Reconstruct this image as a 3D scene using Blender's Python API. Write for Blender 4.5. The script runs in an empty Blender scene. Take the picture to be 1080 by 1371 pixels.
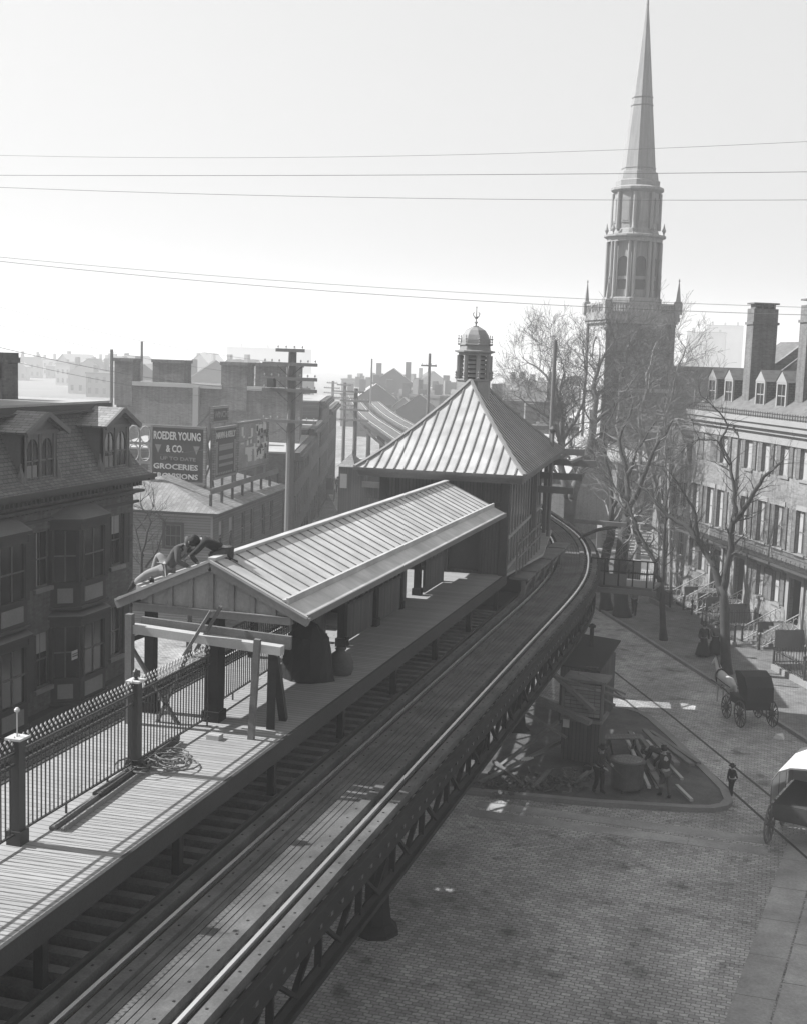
import bpy, bmesh, math, random
from mathutils import Vector, Matrix
random.seed(7)
S = bpy.context.scene
COL = S.collection
PI = math.pi
rad = math.radians

# ------------------------------------------------------------------ camera
CAMP = Vector((7.503, 0.0, 14.995)); FPX = 1684.93
_pi, _ro, _ya = 0.123409, 0.033144, -0.287944
FW = Vector((math.sin(_ya)*math.cos(_pi), math.cos(_ya)*math.cos(_pi), -math.sin(_pi)))
_r0 = Vector((math.cos(_ya), -math.sin(_ya), 0)); _u0 = _r0.cross(FW)
RT = _r0*math.cos(_ro) + _u0*math.sin(_ro); UP = -_r0*math.sin(_ro) + _u0*math.cos(_ro)
cd = bpy.data.cameras.new("camera"); cam = bpy.data.objects.new("camera", cd); COL.objects.link(cam)
cd.sensor_fit = 'HORIZONTAL'; cd.sensor_width = 36; cd.lens = FPX/1080*36
cd.clip_start = 0.1; cd.clip_end = 9000
m = Matrix((RT, UP, -FW)).transposed().to_4x4(); m.translation = CAMP; cam.matrix_world = m
S.camera = cam
def _ray(x, y): return FW*FPX + RT*(x-540) + UP*(685.5-y)
def atX(x, y, v): d = _ray(x, y); return CAMP + d*((v-CAMP.x)/d.x)
def atY(x, y, v): d = _ray(x, y); return CAMP + d*((v-CAMP.y)/d.y)
def atZ(x, y, v): d = _ray(x, y); return CAMP + d*((v-CAMP.z)/d.z)

# ------------------------------------------------------------------ sky, sun, exposure
SUN_EL, SUN_AZ = 41.0, -95.0        # degrees; azimuth clockwise from +Y
W = bpy.data.worlds.new("World"); S.world = W; W.use_nodes = True
nt = W.node_tree; nt.nodes.clear()
sky = nt.nodes.new('ShaderNodeTexSky'); sky.sky_type = 'NISHITA'; sky.sun_disc = False
sky.sun_elevation = rad(SUN_EL); sky.sun_rotation = rad(SUN_AZ % 360); sky.air_density = 1.6; sky.dust_density = 3.0
sep = nt.nodes.new('ShaderNodeSeparateColor'); bg = nt.nodes.new('ShaderNodeBackground'); wo = nt.nodes.new('ShaderNodeOutputWorld')
nt.links.new(sky.outputs[0], sep.inputs[0]); pw_ = nt.nodes.new('ShaderNodeMath'); pw_.operation = 'POWER'; pw_.inputs[1].default_value = .45      # high thin overcast: evens the dome out
ml_ = nt.nodes.new('ShaderNodeMath'); ml_.operation = 'MULTIPLY'; ml_.inputs[1].default_value = 1.88
nt.links.new(sep.outputs[2], pw_.inputs[0]); nt.links.new(pw_.outputs[0], ml_.inputs[0]); nt.links.new(ml_.outputs[0], bg.inputs[0]); nt.links.new(bg.outputs[0], wo.inputs[0])
bg.inputs[1].default_value = 0.09
sl = bpy.data.lights.new("sun", 'SUN'); sl.energy = 5.0; sl.angle = rad(0.5); sl.color = (1, 1, 1)
so = bpy.data.objects.new("sun", sl); COL.objects.link(so)
sd = Vector((math.sin(rad(SUN_AZ))*math.cos(rad(SUN_EL)), math.cos(rad(SUN_AZ))*math.cos(rad(SUN_EL)), math.sin(rad(SUN_EL))))
so.rotation_euler = sd.to_track_quat('Z', 'Y').to_euler()
vs = S.view_settings; S.display_settings.display_device = 'sRGB'
vs.view_transform = 'Standard'; vs.look = 'None'; vs.exposure = 1.12; vs.gamma = 1; vs.use_curve_mapping = False
S.cycles.volume_bounces = 1; S.cycles.max_bounces = 6; S.cycles.diffuse_bounces = 3

# ------------------------------------------------------------------ materials
ALB = .53
def mat(name, v, rough=.85, pat=None, sc=1.0, amp=.25, mortar=None, metal=0.0, bump=.4, var=.22, size=(.24, .08), spec=.3, msize=.012, blot=None, spots=0, streak=0):
    """grey procedural material; pat: None | 'brick' | 'plank' | 'cobble' | 'clap' | 'stone'"""
    mt = bpy.data.materials.new(name); mt.use_nodes = True
    n = mt.node_tree; b = n.nodes['Principled BSDF']; L = n.links.new
    if not metal: v = v*ALB; mortar = mortar*ALB if mortar is not None else None
    b.inputs['Roughness'].default_value = rough; b.inputs['Metallic'].default_value = metal
    b.inputs['Specular IOR Level'].default_value = spec
    tc = n.nodes.new('ShaderNodeTexCoord')
    def noise(scale, det, src):
        t = n.nodes.new('ShaderNodeTexNoise'); t.inputs['Scale'].default_value = scale; t.inputs['Detail'].default_value = det
        t.inputs['Roughness'].default_value = .65
        L(src, t.inputs['Vector']); return t.outputs['Fac']
    def mrange(src, a, c):
        r = n.nodes.new('ShaderNodeMapRange'); r.inputs[1].default_value = .25; r.inputs[2].default_value = .75
        r.inputs[3].default_value = a; r.inputs[4].default_value = c; L(src, r.inputs[0]); return r.outputs[0]
    def mul(a, c):
        r = n.nodes.new('ShaderNodeMath'); r.operation = 'MULTIPLY'; L(a, r.inputs[0])
        if isinstance(c, float): r.inputs[1].default_value = c
        else: L(c, r.inputs[1])
        return r.outputs[0]
    O = tc.outputs['Object']; U = tc.outputs['UV']
    f = mul(mrange(noise(.55*sc, 5, O), 1-amp, 1+amp), mrange(noise(14*sc, 4, O), 1-amp*.6, 1+amp*.6))
    if blot: f = mul(f, mrange(noise(blot, 2, O), .7, 1.15))
    h = noise(30*sc, 4, O)
    def uvnoise(sx, sy, a0, a1, lo, hi, det=4):
        v_ = n.nodes.new('ShaderNodeVectorMath'); v_.operation = 'MULTIPLY'; v_.inputs[1].default_value = (sx, sy, 1); L(U, v_.inputs[0])
        t = n.nodes.new('ShaderNodeTexNoise'); t.inputs['Scale'].default_value = 1; t.inputs['Detail'].default_value = det; L(v_.outputs[0], t.inputs['Vector'])
        q = n.nodes.new('ShaderNodeMapRange'); q.inputs[1].default_value = a0; q.inputs[2].default_value = a1; q.inputs[3].default_value = lo; q.inputs[4].default_value = hi; L(t.outputs['Fac'], q.inputs[0]); return q.outputs[0]
    if spots: f = mul(f, uvnoise(1.1, 1.1, .30, .40, 1-spots, 1.0, 6)); f = mul(f, uvnoise(.5, .13, .35, .6, 1-spots*.45, 1.08, 3))
    if streak: f = mul(f, uvnoise(5, .35, .3, .7, 1-streak, 1+streak*.5, 5))
    if pat:
        bt = n.nodes.new('ShaderNodeTexBrick')
        w, r = size
        mp = n.nodes.new('ShaderNodeVectorMath'); mp.operation = 'ADD'
        L(U, mp.inputs[0])
        if pat in ('cobble', 'stone'):
            nn = n.nodes.new('ShaderNodeTexNoise'); nn.inputs['Scale'].default_value = 4.5 if pat == 'cobble' else .8; nn.inputs['Detail'].default_value = 3; L(U, nn.inputs['Vector'])
            sc2 = n.nodes.new('ShaderNodeVectorMath'); sc2.operation = 'SCALE'; sc2.inputs['Scale'].default_value = .11
            L(nn.outputs['Color'], sc2.inputs[0]); L(sc2.outputs[0], mp.inputs[1])
        else: mp.inputs[1].default_value = (.013, .007, 0)
        L(mp.outputs[0], bt.inputs['Vector'])
        bt.inputs['Scale'].default_value = 1; bt.inputs['Brick Width'].default_value = w; bt.inputs['Row Height'].default_value = r
        bt.inputs['Mortar Size'].default_value = msize; bt.inputs['Mortar Smooth'].default_value = .3
        a = var
        if mortar is None: mortar = v*.5
        c1, c2 = v*(1-a), v*(1+a)
        bt.inputs['Color1'].default_value = (c1, c1, c1, 1); bt.inputs['Color2'].default_value = (c2, c2, c2, 1)
        bt.inputs['Mortar'].default_value = (mortar, mortar, mortar, 1)
        sp = n.nodes.new('ShaderNodeSeparateColor'); L(bt.outputs['Color'], sp.inputs[0])
        val = mul(sp.outputs[0], f)
        inv = n.nodes.new('ShaderNodeMath'); inv.operation = 'SUBTRACT'; inv.inputs[0].default_value = 1; L(bt.outputs['Fac'], inv.inputs[1])
        ad = n.nodes.new('ShaderNodeMath'); ad.operation = 'MULTIPLY_ADD'; L(h, ad.inputs[0]); ad.inputs[1].default_value = .3; L(inv.outputs[0], ad.inputs[2])
        h = ad.outputs[0]
    else: val = mul(f, float(v))
    cb = n.nodes.new('ShaderNodeCombineColor')
    for i in range(3): L(val, cb.inputs[i])
    L(cb.outputs[0], b.inputs['Base Color'])
    if bump:
        bp = n.nodes.new('ShaderNodeBump'); bp.inputs['Strength'].default_value = bump; bp.inputs['Distance'].default_value = .02
        L(h, bp.inputs['Height']); L(bp.outputs[0], b.inputs['Normal'])
    return mt

M = {}
M['cobble'] = mat('granite cobbles', .58, .7, 'cobble', size=(.23, .14), mortar=.26, bump=.7, amp=.34, msize=.015, blot=.18, spec=.35, var=.24, spots=.5)
M['dirt'] = mat('packed earth', .14, .95, sc=1.4, amp=.5, bump=.8)
M['ground'] = mat('earth ground', .22, .95, sc=.1, amp=.3, bump=.2)
M['walk'] = mat('brick footway', .27, .9, 'brick', size=(.22, .11), amp=.25, mortar=.12, blot=.5, spots=.3)
M['kerb'] = mat('granite kerb', .30, .8, amp=.25)
M['slab'] = mat('granite crossing slab', .50, .8, amp=.35, sc=.9, blot=.7)
M['bright_walk'] = mat('pale paving', .40, .9, amp=.2)
M['deckwood'] = mat('fresh platform boards', .44, .85, 'plank', size=(7, .155), mortar=.13, amp=.10, msize=.009, var=.09)
M['trackwood'] = mat('weathered track timber', .14, .85, amp=.5, sc=2, blot=1.3)
M['tie'] = mat('dark sleeper timber', .22, .95, amp=.4, sc=2)
M['bolt'] = mat('bolt head', .02, .8)
M['rail'] = mat('worn running rail', .95, .38, metal=1.0, amp=.04, bump=.05)
M['rail_web'] = mat('rusty rail web', .06, .8)
M['steel'] = mat('dark painted steel', .028, .8, amp=.35, sc=1.5, bump=.2, spec=.15)
M['steel2'] = mat('grey painted steel', .10, .6, amp=.3, bump=.2)
M['fence'] = mat('black fence iron', .035, .5, amp=.2, spec=.5, bump=.1)
M['crest'] = mat('pale cast finials', .75, .5, amp=.3, bump=.1)
M['roofmetal'] = mat('standing seam roof sheet', .84, .6, streak=.14, amp=.12, sc=1.3, bump=.12, blot=1.2)
M['seam'] = mat('roof seam', .30, .6, amp=.15)
M['pavroof'] = mat('pavilion roof sheet', .66, .75, streak=.12, amp=.1, bump=.12, blot=.8)
M['gable'] = mat('painted gable boards', .34, .75, amp=.2, bump=.2)
M['gable_panel'] = mat('gable infill panel', .46, .8, amp=.25)
M['darkwood'] = mat('dark timber', .055, .8, amp=.35)
M['midwood'] = mat('grey timber', .22, .85, amp=.3, sc=2)
M['newwood'] = mat('new pale timber', .60, .8, amp=.12, sc=2)
M['stain'] = mat('stained boarding', .10, .85, 'plank', size=(.14, 9), mortar=.03, amp=.25)
M['pavwall'] = mat('station boarding', .14, .85, 'plank', size=(.12, 9), mortar=.05, amp=.2, msize=.008)
M['slate'] = mat('slate mansard', .2, .75, 'plank', streak=.2, size=(.24, .14), mortar=.05, amp=.25, msize=.012)
M['slate_lt'] = mat('pale slates', .36, .75, 'plank', size=(.4, .16), mortar=.12, amp=.2, msize=.012)
M['brick_dk'] = mat('dark brick', .17, .9, 'brick', streak=.25, size=(.23, .08), mortar=.17, amp=.25, msize=.008)
M['brick_md'] = mat('mid brick', .20, .9, 'brick', streak=.25, size=(.23, .08), mortar=.27, amp=.2, msize=.008)
M['brick_lt'] = mat('pale row house brick', .33, .9, 'brick', streak=.18, size=(.23, .08), mortar=.42, amp=.15, msize=.006, blot=.4)
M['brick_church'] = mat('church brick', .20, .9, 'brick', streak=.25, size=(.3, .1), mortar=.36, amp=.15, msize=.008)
M['church_sunlit'] = mat('sunlit church face', .72, .85, amp=.1, sc=.5)  # sun on the left tower face, carried by the colour
M['spire'] = mat('spire sheathing', .40, .75, streak=.2, amp=.12, sc=.5)
M['trim_dk'] = mat('dark joinery', .075, .7, amp=.2)
M['trim_md'] = mat('brown joinery', .19, .7, amp=.2)
M['trim_lt'] = mat('white joinery', .42, .7, amp=.1)
M['stone'] = mat('brownstone trim', .34, .85, amp=.2)
M['shutter'] = mat('louvred shutter', .24, .7, 'plank', size=(3, .05), mortar=.12, amp=.15)
M['blind'] = mat('white window blind', .5, .9, amp=.05)
M['roof_lt'] = mat('tin flat roof', .52, .7, amp=.12)
M['roof_md'] = mat('grey roofing', .30, .8, 'plank', size=(.35, .2), mortar=.16, amp=.25)
M['clap'] = mat('clapboards', .33, .85, 'clap', size=(9, .14), mortar=.13, amp=.15, msize=.014)
M['clap2'] = mat('street front boards', .20, .85, 'clap', size=(9, .14), mortar=.1, amp=.2, msize=.012)
M['sign_bg'] = mat('black sign board', .045, .8, amp=.15)
M['sign_wh'] = mat('white sign paint', .80, .7, amp=.05, bump=0)
M['sign_gr'] = mat('grey sign paint', .28, .7, amp=.1, bump=0)
M['poster'] = mat('weathered poster', .36, .9, amp=.5, sc=.8, bump=0)
M['pole'] = mat('weathered pole', .20, .85, amp=.25)
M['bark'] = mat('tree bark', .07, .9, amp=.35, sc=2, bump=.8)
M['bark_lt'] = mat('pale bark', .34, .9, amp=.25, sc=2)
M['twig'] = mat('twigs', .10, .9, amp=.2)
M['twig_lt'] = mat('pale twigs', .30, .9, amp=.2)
M['skin'] = mat('skin', .42, .6, amp=.1, bump=0)
M['cloth_dk'] = mat('black cloth', .03, .9, amp=.3)
M['cloth_md'] = mat('grey cloth', .13, .9, amp=.3)
M['cloth_lt'] = mat('pale cloth', .34, .9, amp=.2)
M['tar'] = mat('tarpaulin', .022, .7, amp=.4)
M['iron'] = mat('rusty kettle iron', .10, .75, amp=.5, sc=2)
M['bark_t3'] = mat('sunlit bark', .2, .9, amp=.35, sc=2, bump=.8)  # lighter copy of the bark: sun on this tree put into the colour
M['twig_t3'] = mat('sunlit twigs', .15, .9, amp=.2)  # lighter copy of the twigs for the same sunlight
M['canvas'] = mat('white wagon canvas', .80, .8, amp=.06)
M['horse'] = mat('white horse coat', .62, .8, amp=.1)
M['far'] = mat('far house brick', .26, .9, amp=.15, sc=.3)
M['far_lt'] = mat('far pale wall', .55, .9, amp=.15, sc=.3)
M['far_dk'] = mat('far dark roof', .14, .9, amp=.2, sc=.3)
M['hill'] = mat('distant hill', .12, .95, amp=.3, sc=.02)
M['wire'] = mat('wire', .22, .6, bump=0)
M['insul'] = mat('glass insulator', .45, .3, bump=0)
M['rubble'] = mat('scrap wood', .14, .9, amp=.6, sc=3)
M['louver'] = mat('cupola louvers', .42, .7, amp=.15)
M['copper'] = mat('cupola sheathing', .36, .6, amp=.2)
gm = bpy.data.materials.new('window glass'); gm.use_nodes = True
_b = gm.node_tree.nodes['Principled BSDF']; _b.inputs['Base Color'].default_value = (.018, .018, .018, 1); _b.inputs['Roughness'].default_value = .12
_b.inputs['Specular IOR Level'].default_value = .6
M['glass'] = gm

# ------------------------------------------------------------------ mesh builder
class MB:
    def __init__(s, X=None): s.v = []; s.f = []; s.mi = []; s.cur = 0; s.X = X or Matrix.Identity(4)
    def P(s, p): s.v.append(tuple(s.X @ Vector(p))); return len(s.v)-1
    def F(s, ids): s.f.append(tuple(ids)); s.mi.append(s.cur)
    def quad(s, *pts): s.F([s.P(p) for p in pts]); return s
    def hexa(s, b, t):
        i = [s.P(p) for p in b] + [s.P(p) for p in t]; n = len(b)
        s.F(i[:n][::-1]); s.F(i[n:])
        for k in range(n): s.F((i[k], i[(k+1) % n], i[n+(k+1) % n], i[n+k]))
        return s
    def box(s, x0, x1, y0, y1, z0, z1):
        if x0 > x1: x0, x1 = x1, x0
        if y0 > y1: y0, y1 = y1, y0
        if z0 > z1: z0, z1 = z1, z0
        return s.hexa([(x0, y0, z0), (x1, y0, z0), (x1, y1, z0), (x0, y1, z0)], [(x0, y0, z1), (x1, y0, z1), (x1, y1, z1), (x0, y1, z1)])
    def beam(s, a, b, w, h=None, up=(0, 0, 1)):
        a = Vector(a); b = Vector(b); h = h or w; d = (b-a).normalized(); u = Vector(up)
        if abs(d.dot(u)) > .97: u = Vector((0, 1, 0))
        x = d.cross(u).normalized()*w/2; y = x.cross(d).normalized()*h/2
        c = [-x-y, x-y, x+y, -x+y]
        return s.hexa([a+k for k in c], [b+k for k in c])
    def prism(s, poly, z0, z1): return s.hexa([(x, y, z0) for x, y in poly], [(x, y, z1) for x, y in poly])
    def tube(s, pts, rs, n=6, cap=True):
        pts = [Vector(p) for p in pts]; prev = None; N = len(pts)
        if not hasattr(rs, '__len__'): rs = [rs]*N
        ref = None
        for k, p in enumerate(pts):
            d = (pts[min(k+1, N-1)]-pts[max(k-1, 0)]).normalized()
            if ref is None:
                ref = Vector((1, 0, 0)) if abs(d.x) < .8 else Vector((0, 1, 0))
            x = (ref-d*ref.dot(d)).normalized(); y = d.cross(x); ref = x
            ring = [s.P(p + (x*math.cos(2*PI*j/n)+y*math.sin(2*PI*j/n))*rs[k]) for j in range(n)]
            if prev:
                for j in range(n): s.F((prev[j], prev[(j+1) % n], ring[(j+1) % n], ring[j]))
            elif cap: s.F(ring[::-1])
            prev = ring
        if cap: s.F(prev)
        return s
    def lathe(s, prof, n=12, c=(0, 0, 0), ph=0):
        prev = None
        for r, z in prof:
            ring = [s.P((c[0]+r*math.cos(2*PI*(j+ph)/n), c[1]+r*math.sin(2*PI*(j+ph)/n), c[2]+z)) for j in range(n)]
            if prev:
                for j in range(n): s.F((prev[j], prev[(j+1) % n], ring[(j+1) % n], ring[j]))
            else: s.F(ring[::-1])
            prev = ring
        s.F(prev); return s
    def build(s, name, m, parent=None, smooth=False):
        me = bpy.data.meshes.new(name); me.from_pydata(s.v, [], s.f)
        for x in (m if isinstance(m, (list, tuple)) else [m]): me.materials.append(M[x])
        me.polygons.foreach_set('material_index', s.mi)
        if smooth: me.polygons.foreach_set('use_smooth', [True]*len(me.polygons))
        uv = me.uv_layers.new(name='UVMap').data; vv = me.vertices
        for p in me.polygons:
            nn = p.normal
            if abs(nn.z) > .92: a, b = Vector((1, 0, 0)), Vector((0, 1, 0))
            else:
                a = Vector((-nn.y, nn.x, 0)).normalized(); b = nn.cross(a)
                if b.z < 0: b = -b
            for li in p.loop_indices:
                co = vv[me.loops[li].vertex_index].co; uv[li].uv = (co.dot(a), co.dot(b))
        o = bpy.data.objects.new(name, me); COL.objects.link(o)
        if parent is not None: o.parent = parent
        return o

def tag(o, label=None, cat=None, group=None, kind=None):
    if label: o['label'] = label
    if cat: o['category'] = cat
    if group: o['group'] = group
    if kind: o['kind'] = kind
    return o
def thing(name, label, cat, loc=(0, 0, 0), rz=0, group=None):
    o = bpy.data.objects.new(name, None); COL.objects.link(o); o.location = loc; o.rotation_euler = (0, 0, rz)
    o.empty_display_size = .3
    return tag(o, label, cat, group)
KIDS = {}
def dup(root, loc, rz, label=None):
    r = root.copy(); COL.objects.link(r); r.location = loc; r.rotation_euler = (0, 0, rz)
    if label: r['label'] = label
    for ch in list(root.children):
        c = ch.copy(); COL.objects.link(c); c.parent = r
        for g in ch.children:
            d = g.copy(); COL.objects.link(d); d.parent = c
    return r
def struct(name, mb, m): return tag(mb.build(name, m), kind='structure')

def text_mesh(s, size, thick=.02):
    cu = bpy.data.curves.new('t', 'FONT'); cu.body = s; cu.size = size; cu.extrude = thick; cu.offset = size*.022
    cu.align_x = 'CENTER'; cu.align_y = 'CENTER'; cu.resolution_u = 2
    o = bpy.data.objects.new('t', cu); COL.objects.link(o); bpy.context.view_layer.update()
    me = bpy.data.meshes.new_from_object(o.evaluated_get(bpy.context.evaluated_depsgraph_get()))
    bpy.data.objects.remove(o); return me
def put_text(s, size, width, parent, x, z, y, m='sign_wh', thick=.02):
    """lettering on a board whose face looks towards local -y"""
    me = text_mesh(s, size, thick)
    xs = [v.co.x for v in me.vertices]; ys = [v.co.y for v in me.vertices]
    w = max(xs)-min(xs); cx = (max(xs)+min(xs))/2; cy = (max(ys)+min(ys))/2; k = width/w
    for v in me.vertices: v.co = Vector(((v.co.x-cx)*k+x, y-v.co.z, v.co.y-cy+z))
    me.materials.clear(); me.materials.append(M[m]); me.name = 'lettering'
    o = bpy.data.objects.new('lettering', me); COL.objects.link(o); o.parent = parent
    return o

# ------------------------------------------------------------------ facade helpers (local frame: x along, y into the building, z up)
def wall(mb, u0, u1, z0, z1, holes, y=0.0, dep=.16):
    us = sorted({u0, u1, *[h[0] for h in holes], *[h[1] for h in holes]}); zs = sorted({z0, z1, *[h[2] for h in holes], *[h[3] for h in holes]})
    inh = lambda u, z: any(h[0] < u < h[1] and h[2] < z < h[3] for h in holes)
    for a, b in zip(zs, zs[1:]):
        st = None
        for i, (c, d) in enumerate(zip(us, us[1:])):
            h = inh((c+d)/2, (a+b)/2)
            if not h and st is None: st = c
            if st is not None and (h or i == len(us)-2):
                e = d if not h else c
                mb.quad((st, y, a), (e, y, a), (e, y, b), (st, y, b)); st = None
    for c, d, a, b in [h[:4] for h in holes]:
        mb.quad((c, y, a), (c, y+dep, a), (c, y+dep, b), (c, y, b)); mb.quad((d, y+dep, a), (d, y, a), (d, y, b), (d, y+dep, b))
        mb.quad((c, y+dep, a), (c, y, a), (d, y, a), (d, y+dep, a)); mb.quad((c, y, b), (c, y+dep, b), (d, y+dep, b), (d, y, b))
def window(par, u0, u1, z0, z1, y=.1, fm='trim_lt', X=None, bars=1, blind=.0, sill=None, w=.06):
    X = X or Matrix.Identity(4)
    f = MB(X); zm = (z0+z1)/2
    f.box(u0, u0+w, y-.03, y+.05, z0, z1); f.box(u1-w, u1, y-.03, y+.05, z0, z1)
    f.box(u0+w, u1-w, y-.03, y+.05, z0, z0+w); f.box(u0+w, u1-w, y-.03, y+.05, z1-w, z1); f.box(u0+w, u1-w, y-.025, y+.045, zm-w*.4, zm+w*.4)
    for k in range(bars):
        c = u0+(u1-u0)*(k+1)/(bars+1); f.box(c-.015, c+.015, y-.01, y+.03, z0+w, zm-w*.4); f.box(c-.015, c+.015, y-.01, y+.03, zm+w*.4, z1-w)
    o = f.build('window', fm, par)
    g = MB(X); g.box(u0+w, u1-w, y+.005, y+.015, z0+w, z1-w); g.build('pane', 'glass', o)
    if blind:
        g = MB(X); a = u0+w+.02; c = a+(u1-u0-2*w)*abs(blind) if blind < 0 else u1-w-.02
        g.box(a, c, y-.004, y+.002, (z0+w if blind < 0 else z1-w-(z1-z0)*blind), z1-w); g.build('blind', 'blind', o)
    if sill:
        g = MB(X); g.box(u0-.08, u1+.08, y-.22, y+.02, z0-.14, z0-.003); g.build('sill', sill, o)
    return o
def shutters(par, u0, u1, z0, z1, y=-.03, m='shutter', X=None, sides=(0, 1)):
    w = (u1-u0)/2*.98
    for s in sides:
        a = MB(X or Matrix.Identity(4)); c = u0-w if s == 0 else u1
        a.box(c+.01, c+w-.01, y-.03, y+.02, z0+.02, z1-.02); zm = (z0+z1)/2
        a.box(c+.01, c+w-.01, y-.045, y-.03, zm-.06, zm+.06)
        for q in (c+.01, c+w-.07): a.box(q, q+.06, y-.045, y-.03, z0+.02, zm-.062); a.box(q, q+.06, y-.045, y-.03, zm+.062, z1-.02)
        a.build('shutter', m, par)
def chimney(par, x0, x1, y0, y1, z0, z1, m='brick_md', pots=0, cap='stone'):
    a = MB(); a.box(x0, x1, y0, y1, z0, z1-.35); a.box(x0-.06, x1+.06, y0-.06, y1+.06, z1-.35, z1-.18); a.box(x0-.02, x1+.02, y0-.02, y1+.02, z1-.18, z1)
    o = a.build('chimney', m, par)
    if pots:
        q = MB()
        for k in range(pots):
            t = (k+.5)/pots; c = (x0+(x1-x0)*t, (y0+y1)/2, z1) if x1-x0 > y1-y0 else ((x0+x1)/2, y0+(y1-y0)*t, z1)
            q.lathe([(.13, 0), (.11, .35), (.14, .4)], 8, c)
        q.build('chimney_pots', cap, o)
    return o

# ================================================================== SETTING
g = MB(); g.box(-3000, 3000, -400, 5000, -1, -.02); struct('ground', g, 'ground')
def sheet(poly, z0, z1): a = MB(); a.prism(poly, z0, z1); return a
KP = Vector((-2.45, 76.24, 0)); KD = Vector((-.444, .896, 0)); KN = Vector((.896, .444, 0))      # kerb of the side street
def kp(t, s, z=0): q = KP + KD*t + KN*s; return (q.x, q.y, z)
def kq(t, s): q = kp(t, s); return (q[0], q[1])
struct('street', sheet([(-60, -5), (45, -5), (45, 30), (30, 60), (10, 140), (-30, 160), (-160, 400), (-185, 400), (-70, 150), (-60, 60)], -.3, 0), 'cobble')
struct('pavement', sheet([kq(.3, 0), kq(-60, 0), kq(-60, 12), kq(11, 12), kq(9, 3.0), kq(4, .6)], -.2, .13), 'walk')
a = MB()
for i in range(34):
    t0 = .3-i*1.8; a.prism([kq(t0, -.17), kq(t0-1.78, -.17), kq(t0-1.78, -.003), kq(t0, -.003)], -.2, .15)
struct('kerb', a, 'kerb')
struct('forecourt', sheet([(-9, 86), (-1.5, 80.5), (1.5, 88), (0, 104), (-14, 112), (-16, 100)], -.2, .03), 'bright_walk')
struct('far_pavement', sheet([(-21, 58), (-15.5, 58), (-15.5, 20), (-19, 20), (-19, -5), (-14.6, -5), (-14.6, 59), (-17.5, 75), (-27, 100), (-40, 130), (-48, 130)], -.2, .14), 'walk')
# triangular island under the railway
ISL = [(-3.2, 40.6), (-2.14, 40.97), (2.43, 41.5), (5.4, 42.15), (6.2, 42.4), (6.65, 42.85), (6.8, 43.5), (6.6, 44.6), (5.6, 47.1), (4.33, 50.2), (3.2, 52.7), (2.7, 53.5), (2.0, 53.95), (1.2, 53.9), (-1, 53.6), (-4, 55)]
def inset(poly, d):
    out = []; n = len(poly)
    for i in range(n):
        p0, p1, p2 = Vector(poly[i-1]), Vector(poly[i]), Vector(poly[(i+1) % n])
        a1 = (p1-p0).normalized(); a2 = (p2-p1).normalized(); n1 = Vector((-a1.y, a1.x)); n2 = Vector((-a2.y, a2.x)); b = (n1+n2).normalized()
        out.append(tuple(p1+b*(d/max(.4, b.dot(n1)))))
    return out
IN = inset(ISL, .3); a = MB()
for i in range(len(ISL)):
    j = (i+1) % len(ISL); a.prism([ISL[i], ISL[j], IN[j], IN[i]], -.2, .17)
struct('island_kerb', a, 'kerb')
struct('island_ground', sheet(IN, -.2, .13), 'dirt')
# granite crossings and slab path
a = MB()
for k, (y0, w) in enumerate(((39.95, .62), (39.05, .62))):
    x = -1.5
    while x < 8.0:
        l = 1.1+random.random()*.5; sk = .05*(x+1.5)
        a.prism([(x, y0+sk*.4), (min(x+l, 8.1)-.02, y0+sk*.4), (min(x+l, 8.1)-.02, y0+w+sk*.4), (x, y0+w+sk*.4)], -.1, .006+.003*random.random()); x += l
struct('crossing_path', a, 'slab')
a = MB()
for k in range(8):
    y = 23+k*2.3; x = 6.55+(y-23)*.118
    a.prism([(x, y), (x+.95, y), (x+1.217, y+2.27), (x+.267, y+2.27)], -.1, .007+.004*random.random())
    a.prism([(x+1.12, y+.9), (x+2.5, y+.9), (x+2.767, y+3.17), (x+1.387, y+3.17)], -.1, .05+.004*random.random())
struct('slab_path', a, 'slab')
a = MB()
for pts in ([(-2.5, 67), (.04, 61.69), (3.91, 53.75), (8.22, 44.5), (11.5, 37.5)], [(-2.0, 63), (.87, 57.3), (2.9, 53.1), (6.5, 45.4), (9.6, 38.5)]):
    for p, q in zip(pts, pts[1:]):
        a.beam((p[0], p[1], .0), (q[0], q[1], .0), .10, .018); 
struct('street_car_rails_in_road', a, 'rail_web')
a = MB()
for i in range(40):
    an = -60+i*3.2; r = 2300; h = 26+16*math.sin(i*.9)+10*math.sin(i*2.3)
    a.lathe([(260, -5), (200, h*.55), (110, h*.9), (10, h)], 10, (r*math.sin(rad(an)), r*math.cos(rad(an)), 0))
struct('hills', a, 'hill')
# haze
a = MB(); a.box(-900, 900, -30, 1700, -2.2, 62)
hz = a.build('haze', 'wire'); hz.data.materials.clear()
hm = bpy.data.materials.new('haze air'); hm.use_nodes = True; hn = hm.node_tree; hn.nodes.clear()
pv = hn.nodes.new('ShaderNodeVolumePrincipled'); ho = hn.nodes.new('ShaderNodeOutputMaterial'); hn.links.new(pv.outputs[0], ho.inputs['Volume'])
pv.inputs['Color'].default_value = (.97, .97, .97, 1); pv.inputs['Density'].default_value = .0010; pv.inputs['Anisotropy'].default_value = .2
hz.data.materials.append(hm); tag(hz, kind='stuff')

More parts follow.
